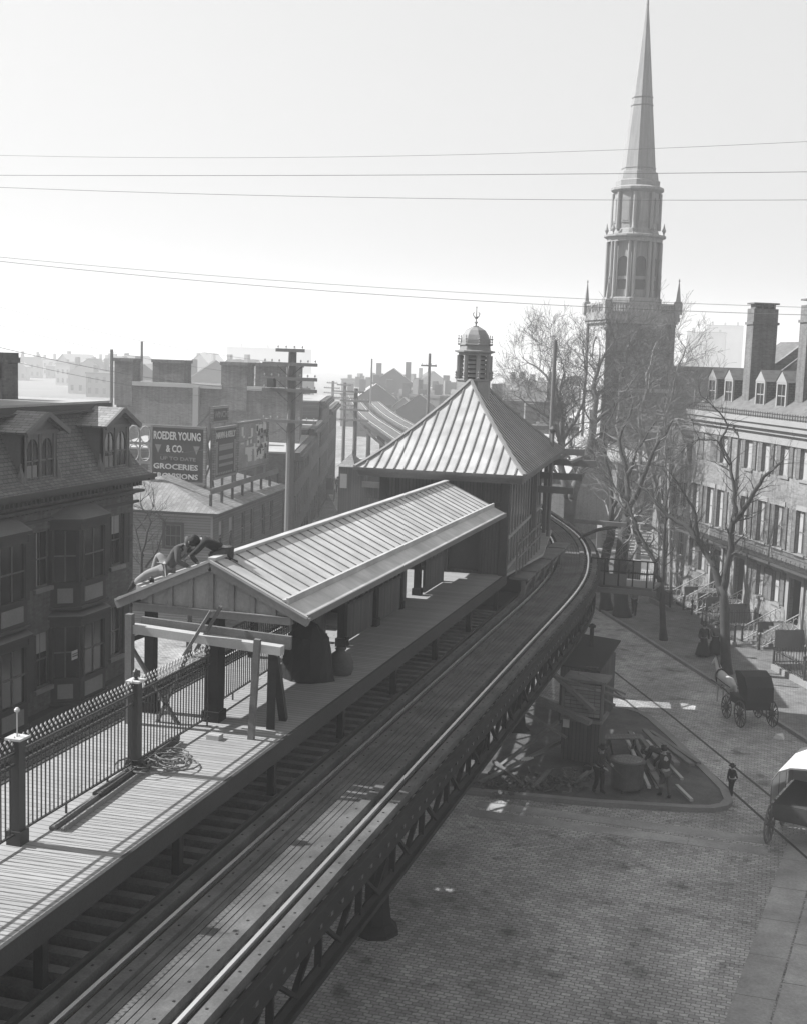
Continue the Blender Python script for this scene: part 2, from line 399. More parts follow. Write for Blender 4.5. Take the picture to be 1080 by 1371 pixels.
# ================================================================== ELEVATED RAILWAY
def resample(path, st):
    out = [Vector(path[0])]; P = [Vector(p) for p in path]
    # Catmull-Rom then equal steps
    fine = []
    for i in range(len(P)-1):
        p0 = P[max(i-1, 0)]; p1 = P[i]; p2 = P[i+1]; p3 = P[min(i+2, len(P)-1)]
        for k in range(16):
            t = k/16; fine.append(.5*((2*p1)+(p2-p0)*t+(2*p0-5*p1+4*p2-p3)*t*t+(3*p1-p0-3*p2+p3)*t**3))
    fine.append(P[-1]); nxt = st; acc = 0
    for a_, b_ in zip(fine, fine[1:]):
        l = (b_-a_).length
        while l > 0 and acc+l >= nxt: out.append(a_.lerp(b_, (nxt-acc)/l)); nxt += st
        acc += l
    return out
RTK = resample([(0, 2), (0, 20), (0, 36), (0, 44), (-.16, 48.5), (-.52, 52), (-1.1, 55.7), (-1.95, 59.5), (-3.05, 63), (-4.4, 66.6), (-5.9, 70.6), (-9.6, 80.6), (-19.5, 108), (-31, 136), (-41, 160), (-52, 188), (-75, 250), (-100, 320)], 1.0)
LTK = resample([(-6.1, 2), (-6.1, 20), (-6.1, 36), (-6.3, 44), (-7.0, 50), (-8.2, 57), (-9.7, 65), (-11.5, 73), (-14.6, 83), (-23.2, 108), (-34.7, 136), (-44.7, 160), (-55.6, 188), (-78.6, 250), (-103.6, 320)], 1.0)
def nrm(path, i):
    d = (path[min(i+1, len(path)-1)]-path[max(i-1, 0)]).normalized(); return Vector((d.y, -d.x))
def sweep(mb, path, o0, o1, z0, z1, i0=0, i1=None):
    i1 = len(path)-1 if i1 is None else i1; prev = None
    for i in range(i0, i1+1):
        n = nrm(path, i); A = path[i]+n*o0; B = path[i]+n*o1
        r = [mb.P((A.x, A.y, z0)), mb.P((B.x, B.y, z0)), mb.P((B.x, B.y, z1)), mb.P((A.x, A.y, z1))]
        if prev:
            for k in range(4): mb.F((prev[k], prev[(k+1) % 4], r[(k+1) % 4], r[k]))
        else: mb.F(r[::-1])
        prev = r
    mb.F(prev)
def swp(name, m, par, path, o0, o1, z0, z1, i0=0, i1=None):
    a = MB(); sweep(a, path, o0, o1, z0, z1, i0, i1); return a.build(name, m, par)
rj = random.Random(5)
el = thing('elevated_railway', 'dark steel elevated railway viaduct with two timbered tracks curving away past the station', 'elevated railway', (0, 40, 0))
def elp(o): o.location = (0, -40, 0); return o
for path, sg in ((RTK, 1), (LTK, -1)):
    for s in (-1, 1):
        c = s*.7175
        r = swp('rail', 'rail', el, path, c-.03, c+.03, 6.50, 6.56); elp(r)
        w = swp('rail_web', 'rail_web', r, path, c-.06, c+.06, 6.42, 6.499)
        for o in (c-.36, c+.17):
            g = MB(); sweep(g, path, o, o+.19, 6.425, 6.59); g.cur = 1
            for i in range(2, 90):
                n = nrm(path, i); p = path[i]+n*(o+.095)
                for dd in (0, .5):
                    q = rj.uniform(-.035, .035); e = rj.uniform(-.05, .05); p2 = p+n*q; g.box(p2.x-.017, p2.x+.017, p.y+dd+e-.017, p.y+dd+e+.017, 6.585, 6.598)
            elp(g.build('guard_timber', ['trackwood', 'bolt'], el))
    pl = MB()
    for k in range(6):
        o = -.345+k*.116
        sweep(pl, path, o, o+.098, 6.43, 6.53+.002*(k % 2))
    elp(pl.build('plank_walk', 'trackwood', el))
    elp(swp('edge_angle', 'steel', el, path, min(sg*1.13, sg*1.24), max(sg*1.13, sg*1.24), 6.24, 6.45))
    elp(swp('third_rail', 'rail_web', el, path, -sg*1.21-.035, -sg*1.21+.035, 6.46, 6.58, 0, 55))
    ti = MB()
    for i in range(1, 420 if len(path) > 420 else len(path)-1):
        n = nrm(path, i)
        for dd in (0, .5):
            p = path[i] + (path[min(i+1, len(path)-1)]-path[i])*dd; A = p-n*1.12; B = p+n*1.12
            if i < 40: A, B = (p-n*2.7, B) if sg > 0 else (A, p+n*2.7)
            elif i < 70: A, B = (p-n*1.32, B) if sg > 0 else (A, p+n*1.32)
            ti.beam((A.x, A.y, 6.33+rj.uniform(-.008, .004)), (B.x, B.y, 6.33+rj.uniform(-.008, .004)), .2, .18)
    elp(tag(ti.build('sleepers', 'tie', el), kind='stuff'))
    # lattice girders under the outer and inner edge
    for oo in (sg*1.0, -sg*.95):
        g = MB()
        sweep(g, path, oo-.11, oo+.11, 6.12, 6.235); sweep(g, path, oo-.02, oo+.02, 5.9, 6.119); 
        sweep(g, path, oo-.11, oo+.11, 5.0, 5.10); sweep(g, path, oo-.02, oo+.02, 5.101, 5.30)
        if oo*sg > 0: sweep(g, path, oo+sg*.135-.012, oo+sg*.135+.012, 5.88, 6.14)
        for i in range(0, 74 if oo*sg > 0 else 60, 1):
            n = nrm(path, i); p = path[i]+n*oo; q = path[i+1]+n*oo
            if i % 2 == 0:
                g.beam((p.x, p.y, 5.25), (p.x, p.y, 5.95), .12, .05); r = path[i+2]+nrm(path, i+2)*oo
                mid = path[i+1]+nrm(path, i+1)*oo
                g.beam((p.x+.03*sg, p.y, 5.95), (mid.x+.03*sg, mid.y, 5.22), .10, .06); g.beam((mid.x-.03*sg, mid.y, 5.22), (r.x-.03*sg, r.y, 5.95), .10, .06)
        elp(g.build('lattice_girder', 'steel', el))
        if oo == sg*1.0:
            g = MB()
            for i in range(2, 72):
                n = nrm(path, i)
                for dd in (0, .5):
                    p = path[i]+(path[i+1]-path[i])*dd+n*(oo+sg*.2); g.box(p.x-.05, p.x+.02, p.y-.05, p.y+.05, 6.14, 6.22)
            elp(tag(g.build('sleeper_ends', 'trackwood', el), kind='stuff'))
    # columns
    for i in ([28, 47, 66, 84, 104, 124, 146, 168] if sg > 0 else [28, 47, 66, 86, 106, 126, 148, 170]):
        if i >= len(path): continue
        n = nrm(path, i); p = path[i]+n*(-1.75*sg if sg > 0 else 0)
        g = MB(); g.lathe([(.62, -.1), (.6, .12), (.42, .3), (.34, .8), (.30, 2.2), (.30, 5.0)], 8, (p.x, p.y, 0)); elp(g.build('column', 'steel', el))
g = MB()
for i in (28, 47, 66, 84, 104, 124, 146, 168):
    p = RTK[i]; n = nrm(RTK, i); q = min(LTK, key=lambda k: (k-(p-n*5.5)).length)
    A = p+n*1.0
    g = MB(); g.beam((A.x, A.y, 5.3), (q.x-1.0, q.y, 5.3), .3, .6); elp(g.build('cross_girder', 'steel', el))
for i in range(3, 60, 3):
    p = RTK[i]; q = LTK[i]; g = MB(); g.beam((p.x-.9, p.y, 6.0), (q.x+.9, q.y, 6.0), .14, .22); elp(g.build('floor_beam', 'steel', el))

# ================================================================== STATION PLATFORM
pf = thing('station_platform', 'long pale boarded island platform between the two elevated tracks', 'platform', (-3, 25, 6.5))
def rel(o, par): o.location = -Vector(par.location); return o
g = MB(); g.box(-4.75, -1.35, 6, 42.6, 7.44, 7.53); g.prism([(-4.75, 42.6), (-1.35, 42.6), (-1.0, 48), (-1.9, 55), (-6.2, 54), (-4.9, 48)], 7.44, 7.53)
rel(g.build('deck_boards', 'deckwood', pf), pf)
g = MB()
for x0, x1 in ((-1.35, -1.28), (-4.82, -4.75)):
    g.box(x0, x1, 6, 42.6, 7.20, 7.55); 
rel(g.build('edge_timber', 'darkwood', pf), pf)
g = MB()
for i in range(12, 85, 8):
    y = i/2
    for x in (-1.5, -4.6): g.box(x-.07, x+.07, y-.07, y+.07, 6.2, 7.44)
for x in (-1.9, -3.05, -4.2): g.box(x-.12, x+.12, 6, 42.5, 7.1, 7.44)
g.box(-4.9, -1.32, 4, 54, 6.0, 6.1)  # added floor that stops sun leaking through between the sleepers
rel(g.build('framing_and_sun_stop', 'tar', pf), pf)  # near-black stands for the shade in the void below the deck

# ================================================================== IRON FENCE ON THE PLATFORM
def fence_run(label, x0, y0, x1, y1, crest=True, posts=(), h=1.42, sp=.118, grp=None):
    """one straight run of railing with its own posts"""
    A = Vector((x0, y0, 7.53)); B = Vector((x1, y1, 7.53)); L_ = (B-A).length; d = (B-A)/L_
    f = thing('iron_railing', label, 'railing', A, 0, grp)
    g = MB()
    for z in ((.17, .03), (h-.17, .03), (h, .035)): g.beam(d*0+Vector((0, 0, z[0])), d*L_+Vector((0, 0, z[0])), .035, z[1])
    n = int(L_/sp)
    for k in range(n):
        p = d*(k+.5)*sp; g.box(p.x-.009, p.x+.009, p.y-.009, p.y+.009, .18, h-.02)
    for k in range(0, n, 11):
        p = d*(k+.5)*sp; g.box(p.x-.014, p.x+.014, p.y-.014, p.y+.014, 0, .17)
    g.build('balusters', 'fence', f)
    if crest:
        g = MB()
        for k in range(n):
            p = d*(k+.5)*sp+Vector((0, 0, h)); q = d*(k+1)*sp+Vector((0, 0, h))
            for c, r in ((p+Vector((0, 0, .07)), .019), (p+Vector((0, 0, .22)), .024), (q+Vector((0, 0, .15)), .021)): g.lathe([(.004, -r*1.3), (r, 0), (.004, r*1.7)], 4, c)
        g.build('cast_cresting', 'crest', f)
        g = MB()
        for k in range(n):
            p = d*(k+.5)*sp+Vector((0, 0, h)); q = d*(k+1)*sp+Vector((0, 0, h))
            g.beam(p, p+Vector((0, 0, .22)), .009); g.beam(q, q+Vector((0, 0, .15)), .008)
        g.build('scrollwork', 'fence', f)
    for (py, fin) in posts:
        t = (py-y0)/(y1-y0); p = d*L_*t
        g = MB(); g.box(p.x-.085, p.x+.085, p.y-.085, p.y+.085, .22, h+.2); g.box(p.x-.12, p.x+.12, p.y-.12, p.y+.12, 0, .22)
        po = g.build('post', 'fence', f)
        g = MB(); g.box(p.x-.13, p.x+.13, p.y-.13, p.y+.13, h+.2, h+.235); g.build('post_cap', 'crest', po)
        if fin == 1:
            g = MB(); g.tube([p+Vector((0, 0, h+.23)), p+Vector((0, 0, h+.62))], .012, 6); g.lathe([(.005, 0), (.04, .02), (.045, .05), (.02, .08)], 8, p+Vector((0, 0, h+.6))); g.build('post_finial', 'crest', po)
        if fin == 2:
            g = MB(); g.lathe([(.06, 0), (.03, .04), (.07, .09), (.05, .15), (.01, .2)], 8, p+Vector((0, 0, h+.235))); g.build('post_finial', 'fence', po)
    return f
fence_run('crested iron railing along the sunlit open end of the platform, ball finials on its posts', -3.05, 8.0, -3.05, 22.4, True, ((8.6, 0), (12.2, 0), (15.8, 1), (19.4, 2)))
fence_run('plain iron railing under the canopy behind the propped timber frame', -3.32, 22.9, -3.55, 30.3, False, ((30.2, 0),), h=1.6)

# ================================================================== CANOPY
CY0, CY1, CX, CW, ZE, ZR = 22.6, 40.9, -3.13, 2.05, 9.90, 10.84
cn = thing('platform_canopy', 'long low gabled canopy roofed in pale seamed metal over the platform', 'canopy', (CX, 31, 7.53))
sl_ = lambda t: ZR-(ZR-ZE)*t
for s in (-1, 1):
    g = MB(); X = lambda t: CX+s*CW*t
    g.hexa([(X(0), CY0, sl_(0)-.06), (X(1), CY0, sl_(1)-.06), (X(1), CY1, sl_(1)-.06), (X(0), CY1, sl_(0)-.06)], [(X(0), CY0, sl_(0)), (X(1), CY0, sl_(1)), (X(1), CY1, sl_(1)), (X(0), CY1, sl_(0))])
    r = rel(g.build('roof_slope', 'roofmetal', cn), cn)
    g = MB(); n = 36
    for k in range(n+1):
        y = CY0+.05+(CY1-CY0-.1)*k/n
        g.beam((X(.01), y+rj.uniform(-.012, .012), sl_(.01)+.008), (X(.76), y+rj.uniform(-.012, .012), sl_(.76)+.008), .024, .035)
    g.build('roof_seams', 'seam', r)
    g = MB(); g.beam((X(.80), CY0, sl_(.8)+.06), (X(.80), CY1, sl_(.8)+.06), .05, .13); g.beam((X(.765), CY0, sl_(.765)+.03), (X(.765), CY1, sl_(.765)+.03), .09, .05)
    g.build('box_gutter', 'pavroof', r)
    g = MB(); g.box(min(X(1), X(1.02)), max(X(1), X(1.02)), CY0, CY1, ZE-.12, ZE+.015); g.build('eaves_board', 'trim_md', r)
g = MB(); g.beam((CX, CY0, ZR+.02), (CX, CY1, ZR+.02), .16, .06); rel(g.build('ridge_cap', 'pavroof', cn), cn)
g = MB()   # gable end
g.hexa([(CX-CW*.82, CY0+.06, 9.82), (CX+CW*.82, CY0+.06, 9.82), (CX, CY0+.06, ZR-.07)], [(CX-CW*.82, CY0+.1, 9.82), (CX+CW*.82, CY0+.1, 9.82), (CX, CY0+.1, ZR-.07)])
ge = rel(g.build('gable_end', 'gable_panel', cn), cn)
g = MB(); g.box(CX-CW*.84, CX+CW*.84, CY0-.03, CY0+.13, 9.68, 9.82); g.box(CX-CW*.84, CX+CW*.84, CY0-.06, CY0+.06, 9.822, 9.845)
for s in (-1, 1): g.beam((CX, CY0, ZR-.12), (CX+s*CW*1.02, CY0, ZE-.13), .14, .17)
for k in range(-3, 4):
    x = CX+k*.45; zt = ZR-.16-(ZR-ZE)*abs(k*.45)/CW
    if zt > 9.9: g.box(x-.05, x+.05, CY0-.01, CY0+.06, 9.846, zt)
g.build('gable_framing', 'gable', ge)
g = MB()
for s in (-1, 1): g.beam((CX, CY0-.08, ZR-.005), (CX+s*CW*1.02, CY0-.08, ZE-.025), .06, .05)
g.build('bargeboard_strip', 'pavroof', ge)
for (px_, py_, w) in ((-3.1, 22.75, .30), (-2.93, 26.9, .2), (-2.91, 30.0, .2), (-2.93, 32.7, .2), (-3.0, 35.3, .2), (-3.1, 37.6, .2), (-3.3, 40.3, .22), (-4.55, 22.8, .2), (-4.5, 28, .16), (-4.5, 34, .16)):
    g = MB(); g.box(px_-w/2, px_+w/2, py_-w/2, py_+w/2, 7.53, 9.78); g.box(px_-w/2-.04, px_+w/2+.04, py_-w/2-.04, py_+w/2+.04, 7.53, 7.75)
    rel(g.build('column', 'steel', cn), cn)
g = MB()
for y in (22.75, 26.9, 30, 32.7, 35.3, 37.6, 40.3):
    g.box(CX-CW*.9, CX+CW*.9, y-.05, y+.05, 9.72, 9.86)
for x in (-4.5, -3.1, -1.6): g.box(x-.05, x+.05, CY0+.15, CY1, 9.60, 9.72)
for y in range(24, 41): g.box(CX-CW*.95, CX+CW*.95, y-.03, y+.03, 9.865, 9.9)
rel(g.build('roof_framing', 'trim_dk', cn), cn)
# glazed windbreak screens between posts
for (lab, y0, y1) in (('glazed timber windbreak screen nearest the fence end of the covered platform', 30.3, 32.5), ('boarded windbreak screen with narrow lights midway along the covered platform', 33.0, 35.1), ('tall dark boarded screen next to the station house door', 37.8, 40.1)):
    t = thing('windbreak_screen', lab, 'screen', (-2.95, y0, 7.53)); L_ = y1-y0
    g = MB(); g.box(-.04, .04, 0, L_, .05, .95 if y0 < 37 else 2.1); g.build('boarding', 'pavwall', t)
    g = MB(); n = 5
    for k in range(n+1): g.box(-.05, .05, L_*k/n-.03, L_*k/n+.03, .95, 2.2)
    g.box(-.05, .05, 0, L_, .95, 1.03); g.box(-.05, .05, 0, L_, 2.14, 2.24); g.build('screen_frame', 'trim_dk', t)
    if y0 < 37: g = MB(); g.box(-.01, .01, 0, L_, 1.03, 2.14); g.build('pane', 'glass', t)
t = thing('platform_stair', 'dark stair well with light lining descending from the covered platform', 'stair', (-3.9, 31.5, 7.53))
g = MB(); g.box(.55, .62, 0, 5.5, 0, .9); g.box(-.85, -.78, 0, 5.5, 0, .9); g.build('stair_well_sides', 'pavwall', t)
g = MB()
for k in range(10): g.box(-.75, .5, .3+k*.3, .58+k*.3, -.18*k-.1, -.18*k+.02)
g.build('steps', 'midwood', t)

# the platform carries on beyond the station house between the parting tracks, with an unseen second canopy added for its shade
CL = [Vector(((a_.x+b_.x)/2, (a_.y+b_.y)/2)) for a_, b_ in ((RTK[k], LTK[k+1]) for k in range(53, 84))]
fp = thing('far_platform', 'continuation of the island platform on the curve behind the station house', 'platform', (-5.5, 62, 6.5))
g = MB(); sweep(g, CL, -1.75, 1.75, 7.44, 7.53); rel(g.build('deck_boards', 'deckwood', fp), fp)
g = MB(); sweep(g, CL, -1.84, -1.753, 6.3, 7.52); sweep(g, CL, 1.753, 1.84, 6.3, 7.52); rel(g.build('edge_timber', 'darkwood', fp), fp)
fc_ = thing('shade_canopy', 'unseen second gabled canopy added behind the station house to shade the street', 'canopy', (-5.5, 62, 7.53))
g = MB(); prev = None
for k, p in enumerate(CL):
    n = nrm(CL, k); row = [g.P((p.x+n.x*o, p.y+n.y*o, z)) for o, z in ((-2.4, 9.85), (0, 10.8), (2.1, 9.85))]
    if prev:
        for j in range(2): g.F((prev[j], prev[j+1], row[j+1], row[j]))
    prev = row
rel(g.build('roof', 'roofmetal', fc_), fc_)
for k in range(1, 30, 5):
    g = MB(); p = CL[k]; g.box(p.x-.1, p.x+.1, p.y-.1, p.y+.1, 7.53, 10.6); g.box(p.x-1.9, p.x+1.9, p.y-.05, p.y+.05, 9.7, 9.84); rel(g.build('column', 'steel', fc_), fc_)

# ================================================================== STATION HOUSE
PR = rad(-4.2)*-1
st = thing('station_house', 'square station house with tall pyramid metal roof at the end of the platform', 'station building', (-3.46, 41.0, 7.53), rad(4.2))
# local: x right, y away, z up ; eaves at z=3.62
E0, hx, dy, zt = 3.62, 2.92, 13.8, 6.62
g = MB()
wx, y0, y1 = 2.15, 1.3, 12.6
holes = [(-1.5, -.5, .1, 2.3), (.2, 1.3, .1, 2.3)]
wall(g, -wx, wx, 0, E0-.1, holes, y0, .12); g.box(wx-.1, wx, y0, y1, 0, E0-.1); g.box(-wx, -wx+.1, y0, y1, 0, E0-.1); g.box(-wx, wx, y1-.1, y1, 0, E0-.1)
g.build('wall', 'pavwall', st)
g = MB()
for x in (-wx, wx): g.box(x-.14, x+.14, y0-.16, y0+.1, 0, E0-.1)
for x in (-.5, .2-.1, 1.3): g.box(x, x+.1, y0-.06, y0, 0, E0-.4)
g.box(-wx, wx, y0-.08, y0-.003, 2.4, 2.55); g.build('corner_posts', 'trim_dk', st)
for h in holes:
    g = MB(); g.box(h[0]+.02, h[1]-.02, y0+.1, y0+.15, h[2], h[3]); g.build('door', 'trim_dk', st)
g = MB()    # side wall glazing, right side
for k in range(14):
    y = y0+.4+k*.8; g.box(wx+.003, wx+.05, y, y+.09, .2, E0-.3)
g.box(wx+.003, wx+.06, y0, y1, 1.15, 1.27); g.box(wx+.003, wx+.06, y0, y1, .05, .2); g.build('side_mullions', 'trim_lt', st)
g = MB(); g.box(wx+.002, wx+.02, y0+.4, y1-.4, 1.3, E0-.35); g.build('side_glazing', 'glass', st)
# roof with bell-cast profile
cy = dy/2; rg = 1.0  # half ridge
prof = [(0, 0), (.10, .075), (.25, .20), (.5, .44), (.75, .70), (.92, .90), (1, 1)]
def rp(t):
    w = hx*(1-t); d0 = (1-t)*(cy-rg)
    return w, d0
def rpt(face, a, t, k):
    z = E0+(zt-E0)*k; w = hx*(1-t); y_f = cy-rg-(cy-rg)*(1-t); y_b = cy+rg+(cy-rg)*(1-t)
    if face == 0: return (-w+2*w*a, y_f, z)
    if face == 1: return (w, y_f+(y_b-y_f)*a, z)
    if face == 2: return (w-2*w*a, y_b, z)
    return (-w, y_b+(y_f-y_b)*a, z)
rt = None
for fc in range(4):
    g = MB()
    for (t0, k0), (t1, k1) in zip(prof, prof[1:]): g.quad(rpt(fc, 0, t0, k0), rpt(fc, 1, t0, k0), rpt(fc, 1, t1, k1), rpt(fc, 0, t1, k1))
    r = g.build('roof_slope', 'pavroof', st)
    g = MB(); n = 17 if fc % 2 == 0 else 28
    full = 2*hx if fc % 2 == 0 else dy
    for j in range(n+1):
        u = -full/2+full*j/n; pts = []
        for q in range(25):
            t = q/24; k = [(a0[1]+(b0[1]-a0[1])*(t-a0[0])/(b0[0]-a0[0])) for a0, b0 in zip(prof, prof[1:]) if a0[0] <= t <= b0[0]][0]
            half = hx*(1-t) if fc % 2 == 0 else rg+(cy-rg)*(1-t)
            if abs(u) > half+1e-6: break
            a_ = (u+half)/(2*half) if half > 0 else .5; p = rpt(fc, a_, t, k); pts.append((p[0], p[1], p[2]+.02))
        if len(pts) > 1:
            for p, q in zip(pts[::3], pts[3::3]+[pts[-1]] if (len(pts)-1) % 3 else pts[3::3]): g.beam(p, q, .04, .05)
    for e in (0, 1):
        pts = [rpt(fc, e, t, k) for t, k in prof]
        if e == 0:
            for p, q in zip(pts, pts[1:]): g.beam((p[0], p[1], p[2]+.03), (q[0], q[1], q[2]+.03), .12, .08)
    g.build('roof_seams', 'seam', r)
g = MB(); y_a, y_b = -.02, dy+.02
for z0, z1, e in ((E0-.09, E0+.012, .04), (E0-.2, E0-.095, -.08)):
    g.box(-hx-e, hx+e, y_a-e, y_a-e+.14, z0, z1); g.box(-hx-e, hx+e, y_b+e-.14, y_b+e, z0, z1)
    g.box(-hx-e, -hx-e+.14, y_a-e+.141, y_b+e-.141, z0, z1); g.box(hx+e-.14, hx+e, y_a-e+.141, y_b+e-.141, z0, z1)
g.box(-hx+.1, hx-.1, .15, dy-.15, E0-.3, E0-.21)
g.build('eaves', 'trim_md', st)
# cupola
cp = MB(); cc = (0, cy-.3, 0)
cp.lathe([(.66, zt-1.2), (.66, zt-.02), (.72, zt), (.72, zt+.05)], 8, cc, .5)
co = cp.build('cupola', 'copper', st)
g = MB()
for j in range(8):
    a_ = 2*PI*(j+.0)/8+PI/8; x, y = cc[0]+.62*math.cos(a_), cc[1]+.62*math.sin(a_); g.tube([(x, y, zt+.05), (x, y, zt+.95)], .09, 6)
g.build('cupola_posts', 'copper', co)
g = MB()
for k in range(5): g.lathe([(.56, zt+.12+k*.17), (.46, zt+.25+k*.17)], 8, cc, .5)
g.build('louvers', 'louver', co)
g = MB(); g.lathe([(.43, zt+.05), (.43, zt+.95)], 8, cc, .5); g.build('cupola_core', 'trim_dk', co)
g = MB(); g.lathe([(.64, zt+.95), (.64, zt+1.03), (.80, zt+1.08), (.80, zt+1.13), (.62, zt+1.16), (.60, zt+1.32), (.64, zt+1.34), (.64, zt+1.37), (.60, zt+1.39), (.58, zt+1.55), (.51, zt+1.74), (.38, zt+1.92), (.19, zt+2.03), (.12, zt+2.05), (.12, zt+2.08)], 8, cc, .5)
g.build('dome', 'copper', co)
g = MB()
for j in range(8):
    a_ = 2*PI*(j+.5)/8; x, y = cc[0]+.66*math.cos(a_), cc[1]+.66*math.sin(a_)
    for z, r in ((1.38, .05), (1.48, .035), (1.58, .05), (1.68, .025)): g.lathe([(.008, -.05), (r, 0), (.008, .05)], 6, (x, y, zt+z))
    x, y = cc[0]+.72*math.cos(a_), cc[1]+.72*math.sin(a_)
    for z, r in ((.1, .05), (.2, .03), (.3, .045)): g.lathe([(.008, -.05), (r, 0), (.008, .05)], 6, (x, y, zt+z))
g.build('corner_knobs', 'copper', co)
g = MB(); z = zt+2.05
g.lathe([(.03, 0), (.03, .12), (.08, .16), (.03, .2), (.02, .3), (.055, .36), (.02, .42), (.015, .7), (.03, .73), (.005, .78)], 8, (cc[0], cc[1], z))
for s in (-1, 1): g.tube([(s*.02, cc[1], z+.3), (s*.11, cc[1], z+.42), (s*.13, cc[1], z+.5), (s*.08, cc[1], z+.54)], .018, 5)
g.build('finial', 'copper', co)

# timber stage and stair framing on the street side of the station house
t = thing('signal_gallery', 'unfinished timber gallery and beams projecting beside the station house roof', 'gallery', (-1.9, 50, 7.53))
g = MB()
for z, x1, y in ((2.95, 1.9, 4.5), (2.45, 1.5, 3.2), (1.95, 1.3, 2.2), (3.35, 1.2, 5.4)):
    g.box(-.3, x1, y-.08, y+.08, z, z+.28)
for x in (.2, 1.1): g.box(x-.07, x+.07, 2.2, 6, 3.23, 3.35)
g.build('cross_beams', 'trim_md', t)
for x, y in ((.15, -4), (.1, 0), (-.2, 4)): g = MB(); g.box(x-.08, x+.08, y-.08, y+.08, -.1, 3.3); g.build('gallery_post', 'trim_md', t)
g = MB()
for z in (.55, 1.05): g.beam((.9, -7.2, z), (.55, -1.0, z), .05, .06)
for k in range(9): q = k/8; g.box(.9-.35*q-.025, .9-.35*q+.025, -7.2+6.2*q-.025, -7.2+6.2*q+.025, 0, 1.15)
g.build('gallery_railing', 'midwood', t)
t = thing('timber_walkway', 'rough timber walkway and props below the station house, beside the inner track', 'walkway', (-1.0, 46, 6.5))
g = MB()
for k in range(6): y = -2+k*1.6; g.box(-.5, .2, y, y+1.5, .62+.03*(k % 2), .7+.03*(k % 2))
g.build('walkway_boards', 'midwood', t)
g = MB()
for k in range(5): y = -2+k*1.9; g = MB(); g.box(-.05, .1, y, y+.15, -.6, .6); g.beam((-.3, y, -.4), (.15, y+.7, .6), .1); g.build('prop', 'midwood', t)
t = thing('iron_stovepipe', 'thin iron stovepipe with cap rising behind the station roof corner', 'pipe', (-1.72, 53, 7.5))
g = MB(); g.tube([(0, 0, 0), (0, 0, 4.55)], .08, 8); g.build('flue', 'pole', t)
g = MB(); g.lathe([(.14, 0), (.17, .12), (.02, .26)], 8, (0, 0, 4.5)); g.build('flue_cap', 'steel2', t)

# lookout stage on the outer side of the curve
t = thing('lookout_stage', 'railed timber stage bracketed off the outside of the curving track', 'stage', (1.0, 55.5, 5.4))
g = MB(); g.prism([(-1.2, -1.6), (1.75, -1.9), (1.95, -.2), (-1.2, .6)], 0, .12)
g.box(-1.0, 1.9, -1.95, -1.8, -.22, 0); g.build('stage_floor', 'trim_md', t)
g = MB(); g.prism([(-1.1, -1.85), (.65, -1.85), (.65, -1.8), (-1.1, -1.8)], .121, .62); g.build('stage_boarding', 'midwood', t)
g = MB()
for x in (-.9, -.3, .3, .9, 1.5, 1.8): g.box(x-.03, x+.03, -1.9, -1.84, .12, 1.25)
for z in (.7, 1.22): g.box(-.9, 1.85, -1.9, -1.84, z, z+.05); g.box(1.78, 1.84, -1.84, -.3, z, z+.05)
g.build('stage_railing', 'steel', t)
g = MB(); g.box(-1.3, -1.1, -1.7, .4, -1.0, -.1); g.build('bracket', 'steel', t)
g = MB(); A = atY(768, 697, 60); B = atY(838, 703, 60)
t2 = thing('timber_cross_arm', 'pale horizontal timber arm with curved brace beside the curving track', 'beam', (A.x, 60, A.z))
g.beam((0, 0, 0), (B.x-A.x, 0, B.z-A.z), .16, .2); g.build('arm', 'midwood', t2)
g = MB(); g.tube([(.15, 0, -1.1), (.5, 0, -.7), (1.2, 0, -.35), (2.1, 0, -.15)], .08, 6); g.build('brace', 'darkwood', t2)

